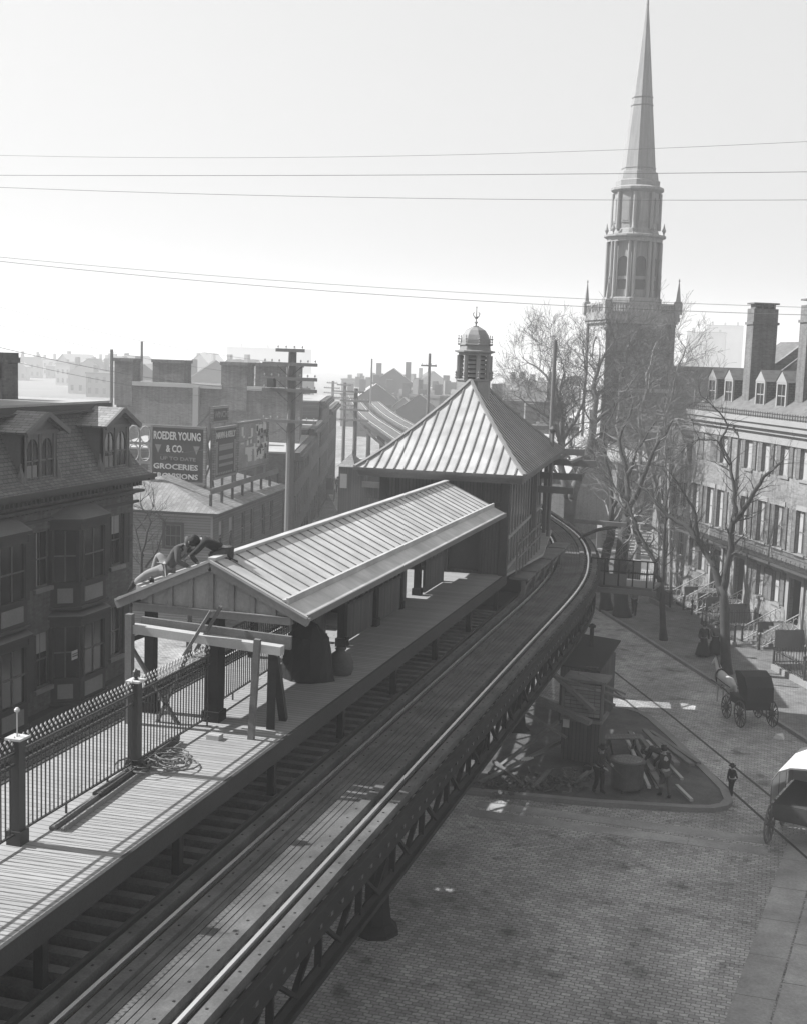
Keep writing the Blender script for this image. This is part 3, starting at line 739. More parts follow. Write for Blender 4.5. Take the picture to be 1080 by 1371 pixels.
# ================================================================== LEFT SIDE HOUSES
def bay(par, c, w, d, z0, z1, m, tm, nm='bay_window', blind=0.0, sign=False):
    """canted bay centred on x=c, front width w, projecting d to -y"""
    g = MB(); e = w/2; f = e-.62
    pts = [(c-e, 0), (c-f, -d), (c+f, -d), (c+e, 0)]
    def band(za, zb, o=0.0):
        q = [(c-e-o, .05), (c-f-o*.7, -d-o), (c+f+o*.7, -d-o), (c+e+o, .05)]; g.prism(q, za, zb)
    band(z0, z0+.10, .1); band(z0+.101, z0+.85); band(z0+.86, z0+.93, .06); band(z1-.5, z1-.22, .02); band(z1-.219, z1-.12, .14)
    for p, q in zip(pts, pts[1:]):
        p = Vector((*p, 0)); q = Vector((*q, 0)); 
        for t in (0.06, .94): r = p.lerp(q, t); g.box(r.x-.07, r.x+.07, r.y-.07, r.y+.07, z0+.93, z1-.5)
    b = g.build(nm, m, par)
    g = MB(); q0 = [(c-e-.16, .05), (c-f-.1, -d-.16), (c+f+.1, -d-.16), (c+e+.16, .05)]; q1 = [(c-e+.2, .05), (c-f+.25, -.1), (c+f-.25, -.1), (c+e-.2, .05)]
    g.hexa([(x, y, z1-.12) for x, y in q0], [(x, y, z1+.24) for x, y in q1]); g.build('bay_roof', 'roof_bay', b)
    for p, q in zip(pts, pts[1:]):
        p = Vector((*p, 0)); q = Vector((*q, 0)); L_ = (q-p).length; an = math.atan2(q.y-p.y, q.x-p.x)
        X = Matrix.Translation(p) @ Matrix.Rotation(an, 4, 'Z')
        g = MB(X); g.box(.12, L_-.12, .02, .03, z0+.95, z1-.52); g.box(.12, L_-.12, .0, .05, (z0+z1)/2+.18, (z0+z1)/2+.26); g.build('sash', ['glass'], b)
        g = MB(X); g.box(L_/2-.025, L_/2+.025, -.01, .05, z0+.95, z1-.52); g.box(.1, L_-.1, -.012, .045, (z0+z1)/2+.2, (z0+z1)/2+.25); g.build('sash_bars', tm, b)
        g = MB(X); g.box(.25, L_-.25, -.03, -.005, z0+.22, z0+.72); g.build('bay_panel', 'gable', b)
    if sign:
        g = MB(Matrix.Translation((c-f+.0, -d, 0))); g.box(-.45+.2, .0, -.02, -.005, z0+1.75, z0+2.0); 
    return b
M['roof_bay'] = mat('bay roof sheet', .20, .6, amp=.2)
def mansard(name, label, x0, L_, base, dormers, bays, wins, Z=0):
    t = thing(name, label, 'house', (x0, base, 0), PI/2)
    hs = [(c-.45, c+.45, a, b) for c, a, b in wins]
    g = MB(); wall(g, 0, L_, 0, 10.1, hs); g.box(L_-.25, L_, .001, 9, 0, 10.1); g.box(0, .25, .001, 9, 0, 10.1); g.box(0, L_, 8.8, 9, 0, 10.1); g.build('wall', 'brick_dk', t)
    for c, a, b in wins:
        window(t, c-.45, c+.45, a, b, fm='trim_md', blind=random.choice([-.4, .35, -.3]), sill='stone'); shutters(t, c-.45, c+.45, a, b, m='trim_dk')
    g = MB()
    g.box(-.1, L_+.35, -.30, .05, 9.62, 9.72); g.box(-.1, L_+.4, -.62, .05, 10.1, 10.2); g.box(-.1, L_+.45, -.75, .05, 10.201, 10.33)
    k = .1
    while k < L_: g.box(k, k+.09, -.42, -.02, 9.9, 10.099); g.box(k, k+.06, -.14, -.02, 9.55, 9.615); k += .24
    g.box(-.1, L_+.3, -.1, -.002, 9.2, 9.3); g.box(L_, L_+.4, -.7, 9, 10.1, 10.33)
    g.build('cornice', 'trim_dk', t)
    g = MB(); pf_ = [(-.6, 10.33), (-.12, 10.62), (.5, 11.6), (1.05, 12.75)]
    for (a, za), (b, zb) in zip(pf_, pf_[1:]):
        g.quad((-.1, a, za), (L_+.35-(za-10.33)*.35, a, za), (L_+.35-(zb-10.33)*.35, b, zb), (-.1, b, zb))
        g.quad((L_+.35-(za-10.33)*.35, a, za), (L_+.35, 8.6-a, za), (L_-.5, 8.6-b, zb), (L_+.35-(zb-10.33)*.35, b, zb))
    g.build('mansard_roof', 'slate', t)
    g = MB(); g.box(-.1, L_-.35, .8, 8.6, 12.92, 13.0); g.build('flat_roof', 'roof_lt', t)
    g = MB(); g.box(-.1, L_-.3, .75, .95, 12.72, 12.915); g.box(-.1, L_-.2, .6, .9, 12.64, 12.719); g.box(L_-.5, L_-.3, .96, 8.5, 12.6, 12.915); g.build('deck_moulding', 'trim_dk', t)
    for c in dormers:
        g = MB(); y = -.12; w = .95
        g.box(c-w, c-.78, y, y+.1, 10.5, 12.1); g.box(c+.78, c+w, y, y+.1, 10.5, 12.1); g.box(c-.06, c+.06, y, y+.1, 10.5, 12.1)
        g.box(c-w-.1, c+w+.1, y-.12, y+.1, 10.42, 10.5); g.box(c-w-.05, c+w+.05, y-.06, y+.1, 12.1, 12.22)
        for s in (-1, 1): g.hexa([(c+s*w, y, 10.5), (c+s*w-.05*s, y, 10.5), (c+s*w-.05*s, 1.2, 12.2), (c+s*w, 1.2, 12.2)], [(c+s*w, y, 12.1), (c+s*w-.05*s, y, 12.1), (c+s*w-.05*s, 1.2, 12.21), (c+s*w, 1.2, 12.21)])
        # arched heads
        for s in (-1, 1):
            cx = c+s*.42; n = 8
            for k in range(n):
                a0 = PI*k/n; a1 = PI*(k+1)/n; p = lambda a_: (cx+.3*math.cos(a_), 11.66+.3*math.sin(a_))
                (xa, za), (xb, zb) = p(a0), p(a1); g.hexa([(xa, y+.02, za), (xb, y+.02, zb), (xb, y+.02, 12.1), (xa, y+.02, 12.1)], [(xa, y+.1, za), (xb, y+.1, zb), (xb, y+.1, 12.1), (xa, y+.1, 12.1)])
        g.hexa([(c-w-.02, y-.02, 12.221), (c+w+.02, y-.02, 12.221), (c, y-.02, 12.72)], [(c-w-.02, y+.1, 12.221), (c+w+.02, y+.1, 12.221), (c, y+.1, 12.72)])
        d = g.build('dormer', 'trim_md', t)
        g = MB()
        for s in (-1, 1):
            g.quad((c, y-.28, 12.83), (c+s*(w+.3), y-.28, 12.2), (c+s*(w+.3), 1.3, 12.2), (c, 1.75, 12.83)); g.quad((c, y-.28, 12.77), (c+s*(w+.3), y-.28, 12.14), (c+s*(w+.3), 1.3, 12.14), (c, 1.75, 12.77))
        g.build('dormer_roof', 'slate_lt', d)
        g = MB()
        for s in (-1, 1): g.beam((c, y-.3, 12.76), (c+s*(w+.3), y-.3, 12.13), .1, .16)
        g.build('dormer_pediment', 'trim_md', d)
        g = MB(); g.box(c-.77, c+.77, y+.06, y+.07, 10.52, 12.08); g.build('pane', 'glass', d)
        g = MB()
        for s in (-1, 1): g.box(c+s*.42-.02, c+s*.42+.02, y+.03, y+.055, 10.5, 11.95); g.box(c+s*.42-.34, c+s*.42+.34, y+.03, y+.055, 11.22, 11.27)
        g.build('sash_bars', 'trim_md', d)
        g = MB(); g.box(c-.7, c-.12, y+.057, y+.059, 10.6, 11.1); g.build('blind', 'stone', d)
        for s in (-1, 1):
            g = MB(); x = c+s*(w+.1); g.lathe([(.02, 0), (.16, .08), (.13, .3), (.06, .5), (.03, .7)], 8, (x, y+.05, 10.5)); g.build('dormer_scroll', 'trim_md', d)
    for c, z0, z1 in bays: bay(t, c, 2.9, .8, z0, z1, 'trim_dk', 'trim_md')
    return t
hs_ = mansard('mansard_house', 'dark brick mansard house with arched dormers and stacked bay windows facing the railway', -15.5, 10.6, 31.4, [4.25, 9.1], [(1.6, 6.15, 9.35), (1.6, 2.85, 6.05), (6.4, 6.15, 9.35), (6.4, 2.85, 6.05)], [(4.5, 7.0, 8.9), (9.35, 7.0, 8.9), (4.5, 3.6, 5.5), (9.35, 3.6, 5.5)])
g = MB(); g.box(13.1-8.1, 13.1-7.75, -.82, -.80, 4.5, 4.8); nt_ = g.build('paper_notice', 'sign_wh', hs_)
g = MB(); g.box(5.02, 5.33, -.829, -.822, 4.6, 4.64); g.box(5.02, 5.33, -.829, -.822, 4.68, 4.71); g.build('lettering', 'sign_bg', nt_)
chimney(hs_, 7.3, 8.3, 3.4, 4.5, 12.9, 14.65, 'brick_dk', 0)
# shop fronts at the foot, awning level
g = MB(); g.box(0, 10.6, -.35, .0, 2.55, 2.8); g.box(0, 10.6, -.2, 0, 0, .5)
for k in range(7): g.box(k*1.5+.1, k*1.5+.3, -.22, 0, .5, 2.55)
g.build('shop_front', 'trim_dk', hs_)
# tall unseen block added towards the camera for the shadow it throws
t = thing('shade_block', 'unseen tall brick block added out of frame to shade the left track', 'building', (-17.0, 8, 0), PI/2)
g = MB(); wall(g, 0, 23.3, 0, 17.4, [(1+k*2.6, 2+k*2.6, z, z+1.7) for k in range(8) for z in (3.4, 6.9, 10.3, 13.6)]); g.box(0, 23.3, .3, 14, 0, 17.4); g.build('wall', 'brick_md', t)
g = MB(); g.box(-.2, 23.3, -.4, 14.2, 17.4, 17.8); g.build('cornice', 'trim_dk', t)

t = thing('shade_wing', 'unseen tall brick wing added behind the mansard house to shade the street', 'building', (-20.5, 31.5, 0), PI/2)  # added out of view to shade the street strip below the tracks
g = MB(); wall(g, 0, 6.3, 0, 18.4, [(1+k*2.2, 1.9+k*2.2, z, z+1.7) for k in range(2) for z in (10, 13.4)]); g.box(0, 6.3, .3, 9, 0, 18.4); g.build('wall', 'brick_md', t)
g = MB(); g.box(-.1, 6.4, -.3, 9.2, 18.401, 18.7); g.build('cornice', 'trim_dk', t)
# clapboard corner house with hipped roof
ang = math.atan2(.992, -.125)
t = thing('clapboard_house', 'two-storey clapboard house with hipped roof under the painted billboards', 'house', (-20.7, 60, 0), ang)
# local x along street front (away), y to the left
X0 = Matrix.Identity(4); L_, D_ = 14.2, 9.0; H = 6.5
sw = [(1.1, 1.9, 4.0, 5.9), (2.9, 3.8, 4.0, 5.9), (5.2, 6.0, 4.0, 5.9), (7.0, 7.8, 4.0, 5.9), (9.4, 10.2, 4.0, 5.9), (11.2, 12.0, 4.0, 5.9)] + [(1.1+k*2.4, 2.5+k*2.4, .6, 2.7) for k in range(5)]
g = MB(); wall(g, 0, L_, 0, H, sw); g.box(L_-.1, L_, .001, D_, 0, H); g.box(0, L_, D_-.1, D_, 0, H); g.build('front_wall', 'clap2', t)
for h in sw: window(t, *h, fm='trim_md', bars=0, blind=random.choice([0, .4, 0]))
X2 = Matrix.Translation((0, D_, 0)) @ Matrix.Rotation(-PI/2, 4, 'Z')      # end wall: local x runs right, y into the house
ew = [(D_-2.6, D_-1.7, 4.55, 5.75), (2.0, 2.9, 4.55, 5.75), (3.4, 4.3, .8, 2.6)]
g = MB(X2); wall(g, 0, D_, 0, H, ew, y=-.003); g.build('end_wall', 'clap', t)
g = MB(X2)
for z0, z1 in ((H-.3, H),): g.box(0, D_+.02, -.04, -.006, z0, z1)
g.box(D_-.08, D_+.03, -.04, -.006, 0, H-.3); g.box(0, .1, -.04, -.006, 0, H-.3); g.build('corner_boards', 'trim_lt', t)
for h in ew:
    o = window(t, *h, fm='trim_md', X=X2, bars=2, y=.02)
    g = MB(X2); g.box(h[0]-.14, h[0], -.06, .0, h[2]-.1, h[3]+.12); g.box(h[1], h[1]+.14, -.06, .0, h[2]-.1, h[3]+.12); g.box(h[0], h[1], -.06, 0, h[3], h[3]+.12); g.box(h[0], h[1], -.06, 0, h[2]-.12, h[2]); g.build('casing', 'trim_dk', o)
g = MB(); e = .45; r0 = 3.2
cor = [(-e, -e), (L_+e, -e), (L_+e, D_+e), (-e, D_+e)]; ri = [(r0, D_*.45), (L_-r0, D_*.45)]
z0, z1 = H, H+1.45
g.quad((*cor[0], z0), (*cor[1], z0), (*ri[1], z1), (*ri[0], z1)); g.quad((*cor[2], z0), (*cor[3], z0), (*ri[0], z1), (*ri[1], z1))
g.quad((*cor[1], z0), (*cor[2], z0), (*ri[1], z1)); g.quad((*cor[3], z0), (*cor[0], z0), (*ri[0], z1)); g.build('roof', 'roof_md', t)
g = MB(); g.box(-e, L_+e, -e, -e+.12, H-.14, H-.003); g.box(-e, -e+.12, -e+.121, D_+e, H-.14, H-.003); g.build('eaves', 'trim_dk', t)
chimney(t, 5.0, 5.7, 5.2, 5.9, H+.9, H+2.2, 'brick_md')
# billboards on its roof
def billboard(name, label, A, B, z0, z1, words, dark=True, lean=0):
    A = Vector((A[0], A[1], 0)); B = Vector((B[0], B[1], 0)); L_ = (B-A).length; an = math.atan2(B.y-A.y, B.x-A.x)
    t = thing(name, label, 'billboard', (A.x, A.y, z0), an); h = z1-z0
    g = MB(); g.box(.14, L_-.14, 0, .08, .14, h-.14); g.build('board', 'sign_bg' if dark else 'poster', t)
    g = MB()
    for a_ in ((0, L_, 0, .14), (0, L_, h-.14, h)): g.box(a_[0], a_[1], -.05, .1, a_[2], a_[3])
    g.box(0, .14, -.05, .1, .141, h-.141); g.box(L_-.14, L_, -.05, .1, .141, h-.141); g.build('sign_frame', 'clap', t)
    g = MB()
    for k in range(int(L_/1.6)+1):
        x = .1+(L_-.2)*k/int(L_/1.6); g.box(x-.06, x+.06, .12, .24, -1.0, h); g.beam((x, .2, h-.3), (x, 1.5, -.9), .09)
    g.build('sign_props', 'midwood', t)
    for (s, size, w, cx, cz, mm) in words: put_text(s, size, w, t, cx, cz, -.012, mm)
    return t
A = atY(204, 0, 64.0); B = atY(284, 0, 64.0); zb = atY(244, 648, 64).z; ztp = atY(244, 570, 64).z
Lw = B.x-A.x; hh = ztp-zb
bb = billboard('grocers_billboard', 'black billboard lettered ROEDER YOUNG and CO in white', (A.x, 64), (B.x, 64), zb, ztp, [
    ('ROEDER YOUNG', .62, Lw*.82, Lw*.5, hh*.82, 'sign_wh'), ('& CO.', .55, Lw*.30, Lw*.46, hh*.60, 'sign_wh'),
    ('UP TO DATE', .27, Lw*.62, Lw*.52, hh*.43, 'sign_gr'), ('GROCERIES', .42, Lw*.78, Lw*.48, hh*.29, 'sign_wh'), ('PROVISIONS', .40, Lw*.78, Lw*.48, hh*.13, 'sign_wh')])
g = MB()
for s in (.17, .84):
    x = Lw*s; z = hh*.60
    g.hexa([(x-.2, -.03, z+.2), (x+.2, -.03, z+.2), (x, -.03, z-.28)], [(x-.2, -.012, z+.2), (x+.2, -.012, z+.2), (x, -.012, z-.28)])
g.build('scroll_emblem', 'sign_gr', bb)
P0 = Vector((B.x+.25, 64.3)); dv = Vector((-.1, .995))
def onl(px):      # point on the street-side sign line that falls behind pixel column px
    best = min((abs((atY(px, 600, 64.3+k*.05).x)-(P0.x+dv.x/dv.y*k*.05)), k*.05) for k in range(0, 400))[1]
    return (P0.x+dv.x/dv.y*best, 64.3+best)
Q0, Q1, Q2 = onl(287), onl(317), onl(359)
def zat(px, py, Q): return atY(px, py, Q[1]).z
zb2, zt2 = zat(289, 643, Q0), zat(289, 573, Q0); l1 = (Vector(Q1)-Vector(Q0)).length; h2 = zt2-zb2
b2 = billboard('clothiers_billboard', 'narrow street-side billboard headed NAVIN and KELLY', Q0, Q1, zb2, zt2, [('NAVIN & KELLY', .5, l1*.84, l1*.5, h2*.84, 'sign_wh')])
g = MB()
for z, hgt in ((.60, .34), (.40, .24), (.26, .16)): g.box(l1*.2, l1*.82, -.03, -.012, h2*z-hgt/2, h2*z+hgt/2)
for x in (.07, .87): g.box(l1*x, l1*(x+.07), -.03, -.012, h2*.08, h2*.72)
for k in range(9): g.box(l1*(.14+k*.075), l1*(.185+k*.075), -.03, -.012, h2*.08, h2*.12)
g.build('painted_panels', 'sign_gr', b2)
l2 = (Vector(Q2)-Vector(Q1)).length
b3 = billboard('poster_billboard', 'weathered pale poster billboard at the far end of the roof signs', (Q1[0]+dv.x*.2, Q1[1]+.2), Q2, zb2+.12, zt2+.12, [], False)
g = MB(); random.seed(3)
for k in range(46):
    x = random.random()*(l2-1.2)+.4; z = random.random()*(h2-1)+.4; g.box(x, x+.1+random.random()*.7, -.03-.001*k*.3, -.012, z, z+.06+random.random()*.5)
g.build('torn_poster', 'canvas', b3)
g = MB()
for k in range(26):
    x = l2*.55+random.random()*(l2*.35); z = random.random()*(h2-1)+.4; g.box(x, x+.1+random.random()*.25, -.055-.001*k*.3, -.046, z, z+.06+random.random()*.3)
g.build('poster_ink', 'sign_bg', b3)
q = onl(284); A4 = atY(284, 566, 68); B4 = atY(309, 562, 71)
billboard('small_roof_sign', 'small old board lettered WINCHE above the clothiers sign', (A4.x, 68), (B4.x, 70.6), A4.z-.05, A4.z+.95, [('WINCHE', .5, 2.4, 1.55, .5, 'sign_gr')])
# lower foot rail in front of the signs
t = thing('roof_railing', 'low white plank rail on posts along the roof edge below the billboards', 'railing', (-21.1, 60.6, 6.9))
g = MB(); g.beam((0, 0, .62), (-1.6, 13.2, .62), .06, .3); g.build('rail_plank', 'midwood', t)
for k in range(8): q = k/7; g = MB(); g.box(-1.6*q-.06, -1.6*q+.06, 13.2*q-.06, 13.2*q+.06, -.6, .47); g.build('rail_post', 'trim_dk', t)
# ornamental lattice yard fence seen left of the sign
A = atY(160, 567, 62); B = atY(203, 567, 62); C_ = atY(203, 612, 62)
t = thing('lattice_screen', 'white roof screen with round openings beside the grocers billboard', 'screen', (A.x-1.5, 62, C_.z-.3))
g = MB(); w = B.x-A.x+1.5; h = A.z-C_.z+.3
for k in range(6): x = w*k/5; g.box(x-.05, x+.05, -.03, .03, -1.8, h)
for z in (0, h*.5, h): g.box(0, w, -.045, -.031, z-.08, z+.08)
for k in range(5):
    for z in (h*.25, h*.75):
        c = (w*(k+.5)/5, 0, z); g.tube([(c[0]+w*.09*math.cos(a_*PI/6), -.06, c[2]+h*.22*math.sin(a_*PI/6)) for a_ in range(13)], .035, 4)
g.build('lattice', 'trim_lt', t)

# long brick warehouse with chimneys
Yw = 84.0
xL = atY(156, 522, Yw).x; xR = atY(402, 522, Yw).x; zw = atY(300, 521, Yw).z
t = thing('brick_warehouse', 'long blank brick warehouse wall with wide chimney stacks behind the billboards', 'building', (xL, Yw, 0))
w = xR-xL
g = MB(); g.prism([(0, 0), (w, 0), (w-5.2, 14), (-5.2, 14)], 0, zw); g.build('wall', 'brick_md', t)
def lx(px): return atY(px, 500, Yw).x-xL
g = MB(); g.box(lx(178), lx(298), -.12, .25, zw+.002, zw+.3); g.box(lx(332), w, -.12, .25, zw+.002, zw+.3); g.build('parapet_coping', 'roof_lt', t)
for i, (a_, b_, y) in enumerate(((154, 178, 0), (205, 247, 3.5), (297, 332, 0), (343, 376, 3.5), (385, 398, 6))):
    g = MB(); zt_ = atY(300, 484, Yw+y).z; k = (Yw+y)/Yw
    x0 = atY(a_, 484, Yw+y).x-xL; x1 = atY(b_, 484, Yw+y).x-xL
    g.box(x0, x1, y-.06, y+1.2, zw-1.5 if y == 0 else zw-.5, zt_-.25); g.box(x0-.08, x1+.08, y-.14, y+1.28, zt_-.249, zt_); g.build('chimney', 'brick_md', t)
g = MB(); xx = lx(265); g.box(xx-.22, xx+.22, -.35, -.06, 3, zw+.1); g.build('white_flue', 'trim_lt', t)
g = MB(); xx = lx(155); g.tube([(xx, -.6, 2), (xx, -.6, zw+2.6)], .13, 6); g.build('flagpole', 'pole', t)
# street row running away on the left
r1 = atZ(396, 608, 8.4); dr = Vector((-.30, .954))
def rw(k, o=0): return (r1.x+dr.x*k-o*.954, r1.y+dr.y*k-o*.30)
rows = [(*rw(0), 8.4, 18, 'brick_dk', 'three-storey brick corner block in the street row behind the big power pole'), (*rw(18.02, .1), 8.9, 14, 'brick_md', 'brick store block midway down the hazy street row'), (*rw(32.04), 10.6, 16, 'clap2', 'tall pale fronted store farther down the hazy street row'), (*rw(48.06, .1), 9.2, 22, 'brick_md', 'hazy brick block at the distant end of the street row')]
for i, (x, y, h, L_, mm, lab) in enumerate(rows):
    an = math.atan2(.954, -.30); t = thing('store_block', lab, 'building', (x, y, 0), an)
    hs = [(.7+k*1.9, 1.6+k*1.9, z, z+1.7) for k in range(int((L_-1)/1.9)) for z in ([3.8, 6.5] if h > 8 else [3.8])] + [(.5+k*3.2, 3.0+k*3.2, .5, 2.8) for k in range(int(L_/3.2))]
    g = MB(); wall(g, 0, L_, 0, h, hs); g.box(0, L_, .25, 12, 0, h); g.build('wall', mm, t)
    g = MB(); g.box(-.2, L_+.2, -.5, .1, h-.45, h-.15); g.box(-.2, L_+.2, -.3, .1, h-.149, h+.1); g.build('cornice', 'trim_dk', t)
    g = MB(); g.box(0, L_, .2, 12, h+.01, h+.12); g.build('flat_roof', 'roof_lt', t)
    for hh_ in hs[::1]: g = MB(); g.box(hh_[0], hh_[1], .1, .14, hh_[2], hh_[3]); g.box(hh_[0], hh_[1], .07, .099, (hh_[2]+hh_[3])/2-.04, (hh_[2]+hh_[3])/2+.04); g.build('window', ['glass'], t)
    for k in range(2): chimney(t, L_*(.3+.5*k), L_*(.3+.5*k)+1.0, 3, 4.2, h, h+1.7, 'brick_md')

A = atY(487, 640, 52); B = atY(552, 640, 52)
t = thing('boarded_parapet', 'rough board parapet left of the station house, two pale boards along it', 'parapet', (A.x, 52, atY(520, 668, 52).z))
h = atY(520, 632, 52).z-t.location.z; w = B.x-A.x
g = MB(); g.box(0, w, 0, .08, -2.5, h*.55); g.box(w*.35, w, .02, .1, h*.551, h); g.build('boarding', 'pavwall', t)
g = MB(); g.box(-.05, w*.95, -.05, -.002, h*.38, h*.6); g.box(w*.36, w*.98, -.05, .018, h*.78, h*1.02); g.build('pale_boards', 'midwood', t)
A = atY(452, 690, 66); B = atY(492, 690, 66)
t = thing('stair_kiosk', 'dark stair kiosk with a little pyramid roof by the elevated track on the left street', 'kiosk', (A.x, 66, 0))
w = B.x-A.x; h = atY(465, 625, 66).z
g = MB(); g.box(0, w, 0, 2.4, 0, h); g.build('wall', 'stain', t)
g = MB(); g.hexa([(-.1, -.1, h), (w*.55, -.1, h), (w*.55, 2, h), (-.1, 2, h)], [(w*.24, .9, h+.7), (w*.26, .9, h+.7), (w*.26, 1, h+.7), (w*.24, 1, h+.7)]); g.build('roof', 'roof_md', t)
g = MB(); g.box(.1, .5, -.02, -.003, h-1.2, h-.4); g.build('pane', 'trim_lt', t)
for k, (px, py, Y, lab) in enumerate(((436, 640, 112, 'dark covered wagon standing by the shops far down the left street'), (478, 612, 128, 'small dark wagon under the elevated track far down the left street'))):
    q = atZ(px, py+30, 0); t = thing('covered_wagon', lab, 'wagon', (q.x, q.y, 0), rad(18), 'wagons down the left street')
    g = MB(); g.box(-.8, .8, -1.5, 1.5, .8, 1.3); g.build('wagon_body', 'trim_dk', t)
    g = MB(); g.hexa([(-.8, -1.5, 1.301), (.8, -1.5, 1.301), (.8, 1.5, 1.301), (-.8, 1.5, 1.301)], [(-.6, -1.5, 2.5), (.6, -1.5, 2.5), (.6, 1.5, 2.5), (-.6, 1.5, 2.5)]); g.build('canvas_top', ['tar', 'canvas'][k], t)
    for x in (-.88, .88):
        for y0 in (-1, 1): g = MB(Matrix.Translation((x, y0, .55))@Matrix.Rotation(PI/2, 4, 'Y')); g.lathe([(.5, -.04), (.55, 0), (.5, .04)], 14); g.build('wheel', 'trim_dk', t)
t = thing('shop_awning', 'striped shop awning and hanging board low on the street row corner', 'awning', (r1.x+.2, r1.y+2, 2.9), math.atan2(.954, -.30))
g = MB(); g.hexa([(0, -1.6, -.5), (5, -1.6, -.5), (5, -.1, .3), (0, -.1, .3)], [(0, -1.6, -.46), (5, -1.6, -.46), (5, -.1, .34), (0, -.1, .34)]); g.build('awning_cloth', 'cloth_lt', t)

# ================================================================== ROW HOUSES ON THE RIGHT
RO = KP+KN*7.5; RZ = math.atan2(-.896, .444)
def scroll_rail(par, x, y0, y1, z0, z1):
    """ironwork stoop rail falling from (y0,z0) at the door to (y1,z1) at the street"""
    g = MB(); P0_ = Vector((x, y0, z0)); P1_ = Vector((x, y1, z1))
    for dz in (.12, .85): g.beam(P0_+Vector((0, 0, dz)), P1_+Vector((0, 0, dz)), .04)
    n = 7
    for k in range(n+1): p = P0_.lerp(P1_, k/n); g.beam(p+Vector((0, 0, .1)), p+Vector((0, 0, .86)), .022)
    for k in range(n):
        p = P0_.lerp(P1_, (k+.5)/n)+Vector((0, 0, .48)); r = .15
        g.tube([p+Vector((0, r*math.cos(a_*PI/4), r*1.5*math.sin(a_*PI/4))) for a_ in range(9)], .018, 4)
    return g.build('stoop_rail', 'crest', par)
def stoop(par, c, w=1.9, h=1.2, n=6):
    g = MB()
    g.box(c-w/2, c+w/2, -.75, -.0, -.0, h)
    for k in range(n): g.box(c-w/2, c+w/2, -.75-(k+1)*.28, -.752-k*.28, 0, h-(k+1)*h/(n+.0)*.93)
    g.box(c-w/2-.2, c-w/2-.003, -1.6, 0, 0, h+.02); g.box(c+w/2+.003, c+w/2+.2, -1.6, 0, 0, h+.02)
    s = g.build('stoop', 'trim_md', par)
    for x in (c-w/2-.1, c+w/2+.1): scroll_rail(s, x, -.3, -2.4, h, .1)
    g = MB()
    for x in (c-w/2-.1, c+w/2+.1): g.lathe([(.09, 0), (.07, .1), (.05, .8), (.09, .9), (.1, 1.0), (.02, 1.1)], 8, (x, -2.45, 0))
    g.build('newel', 'fence', s)
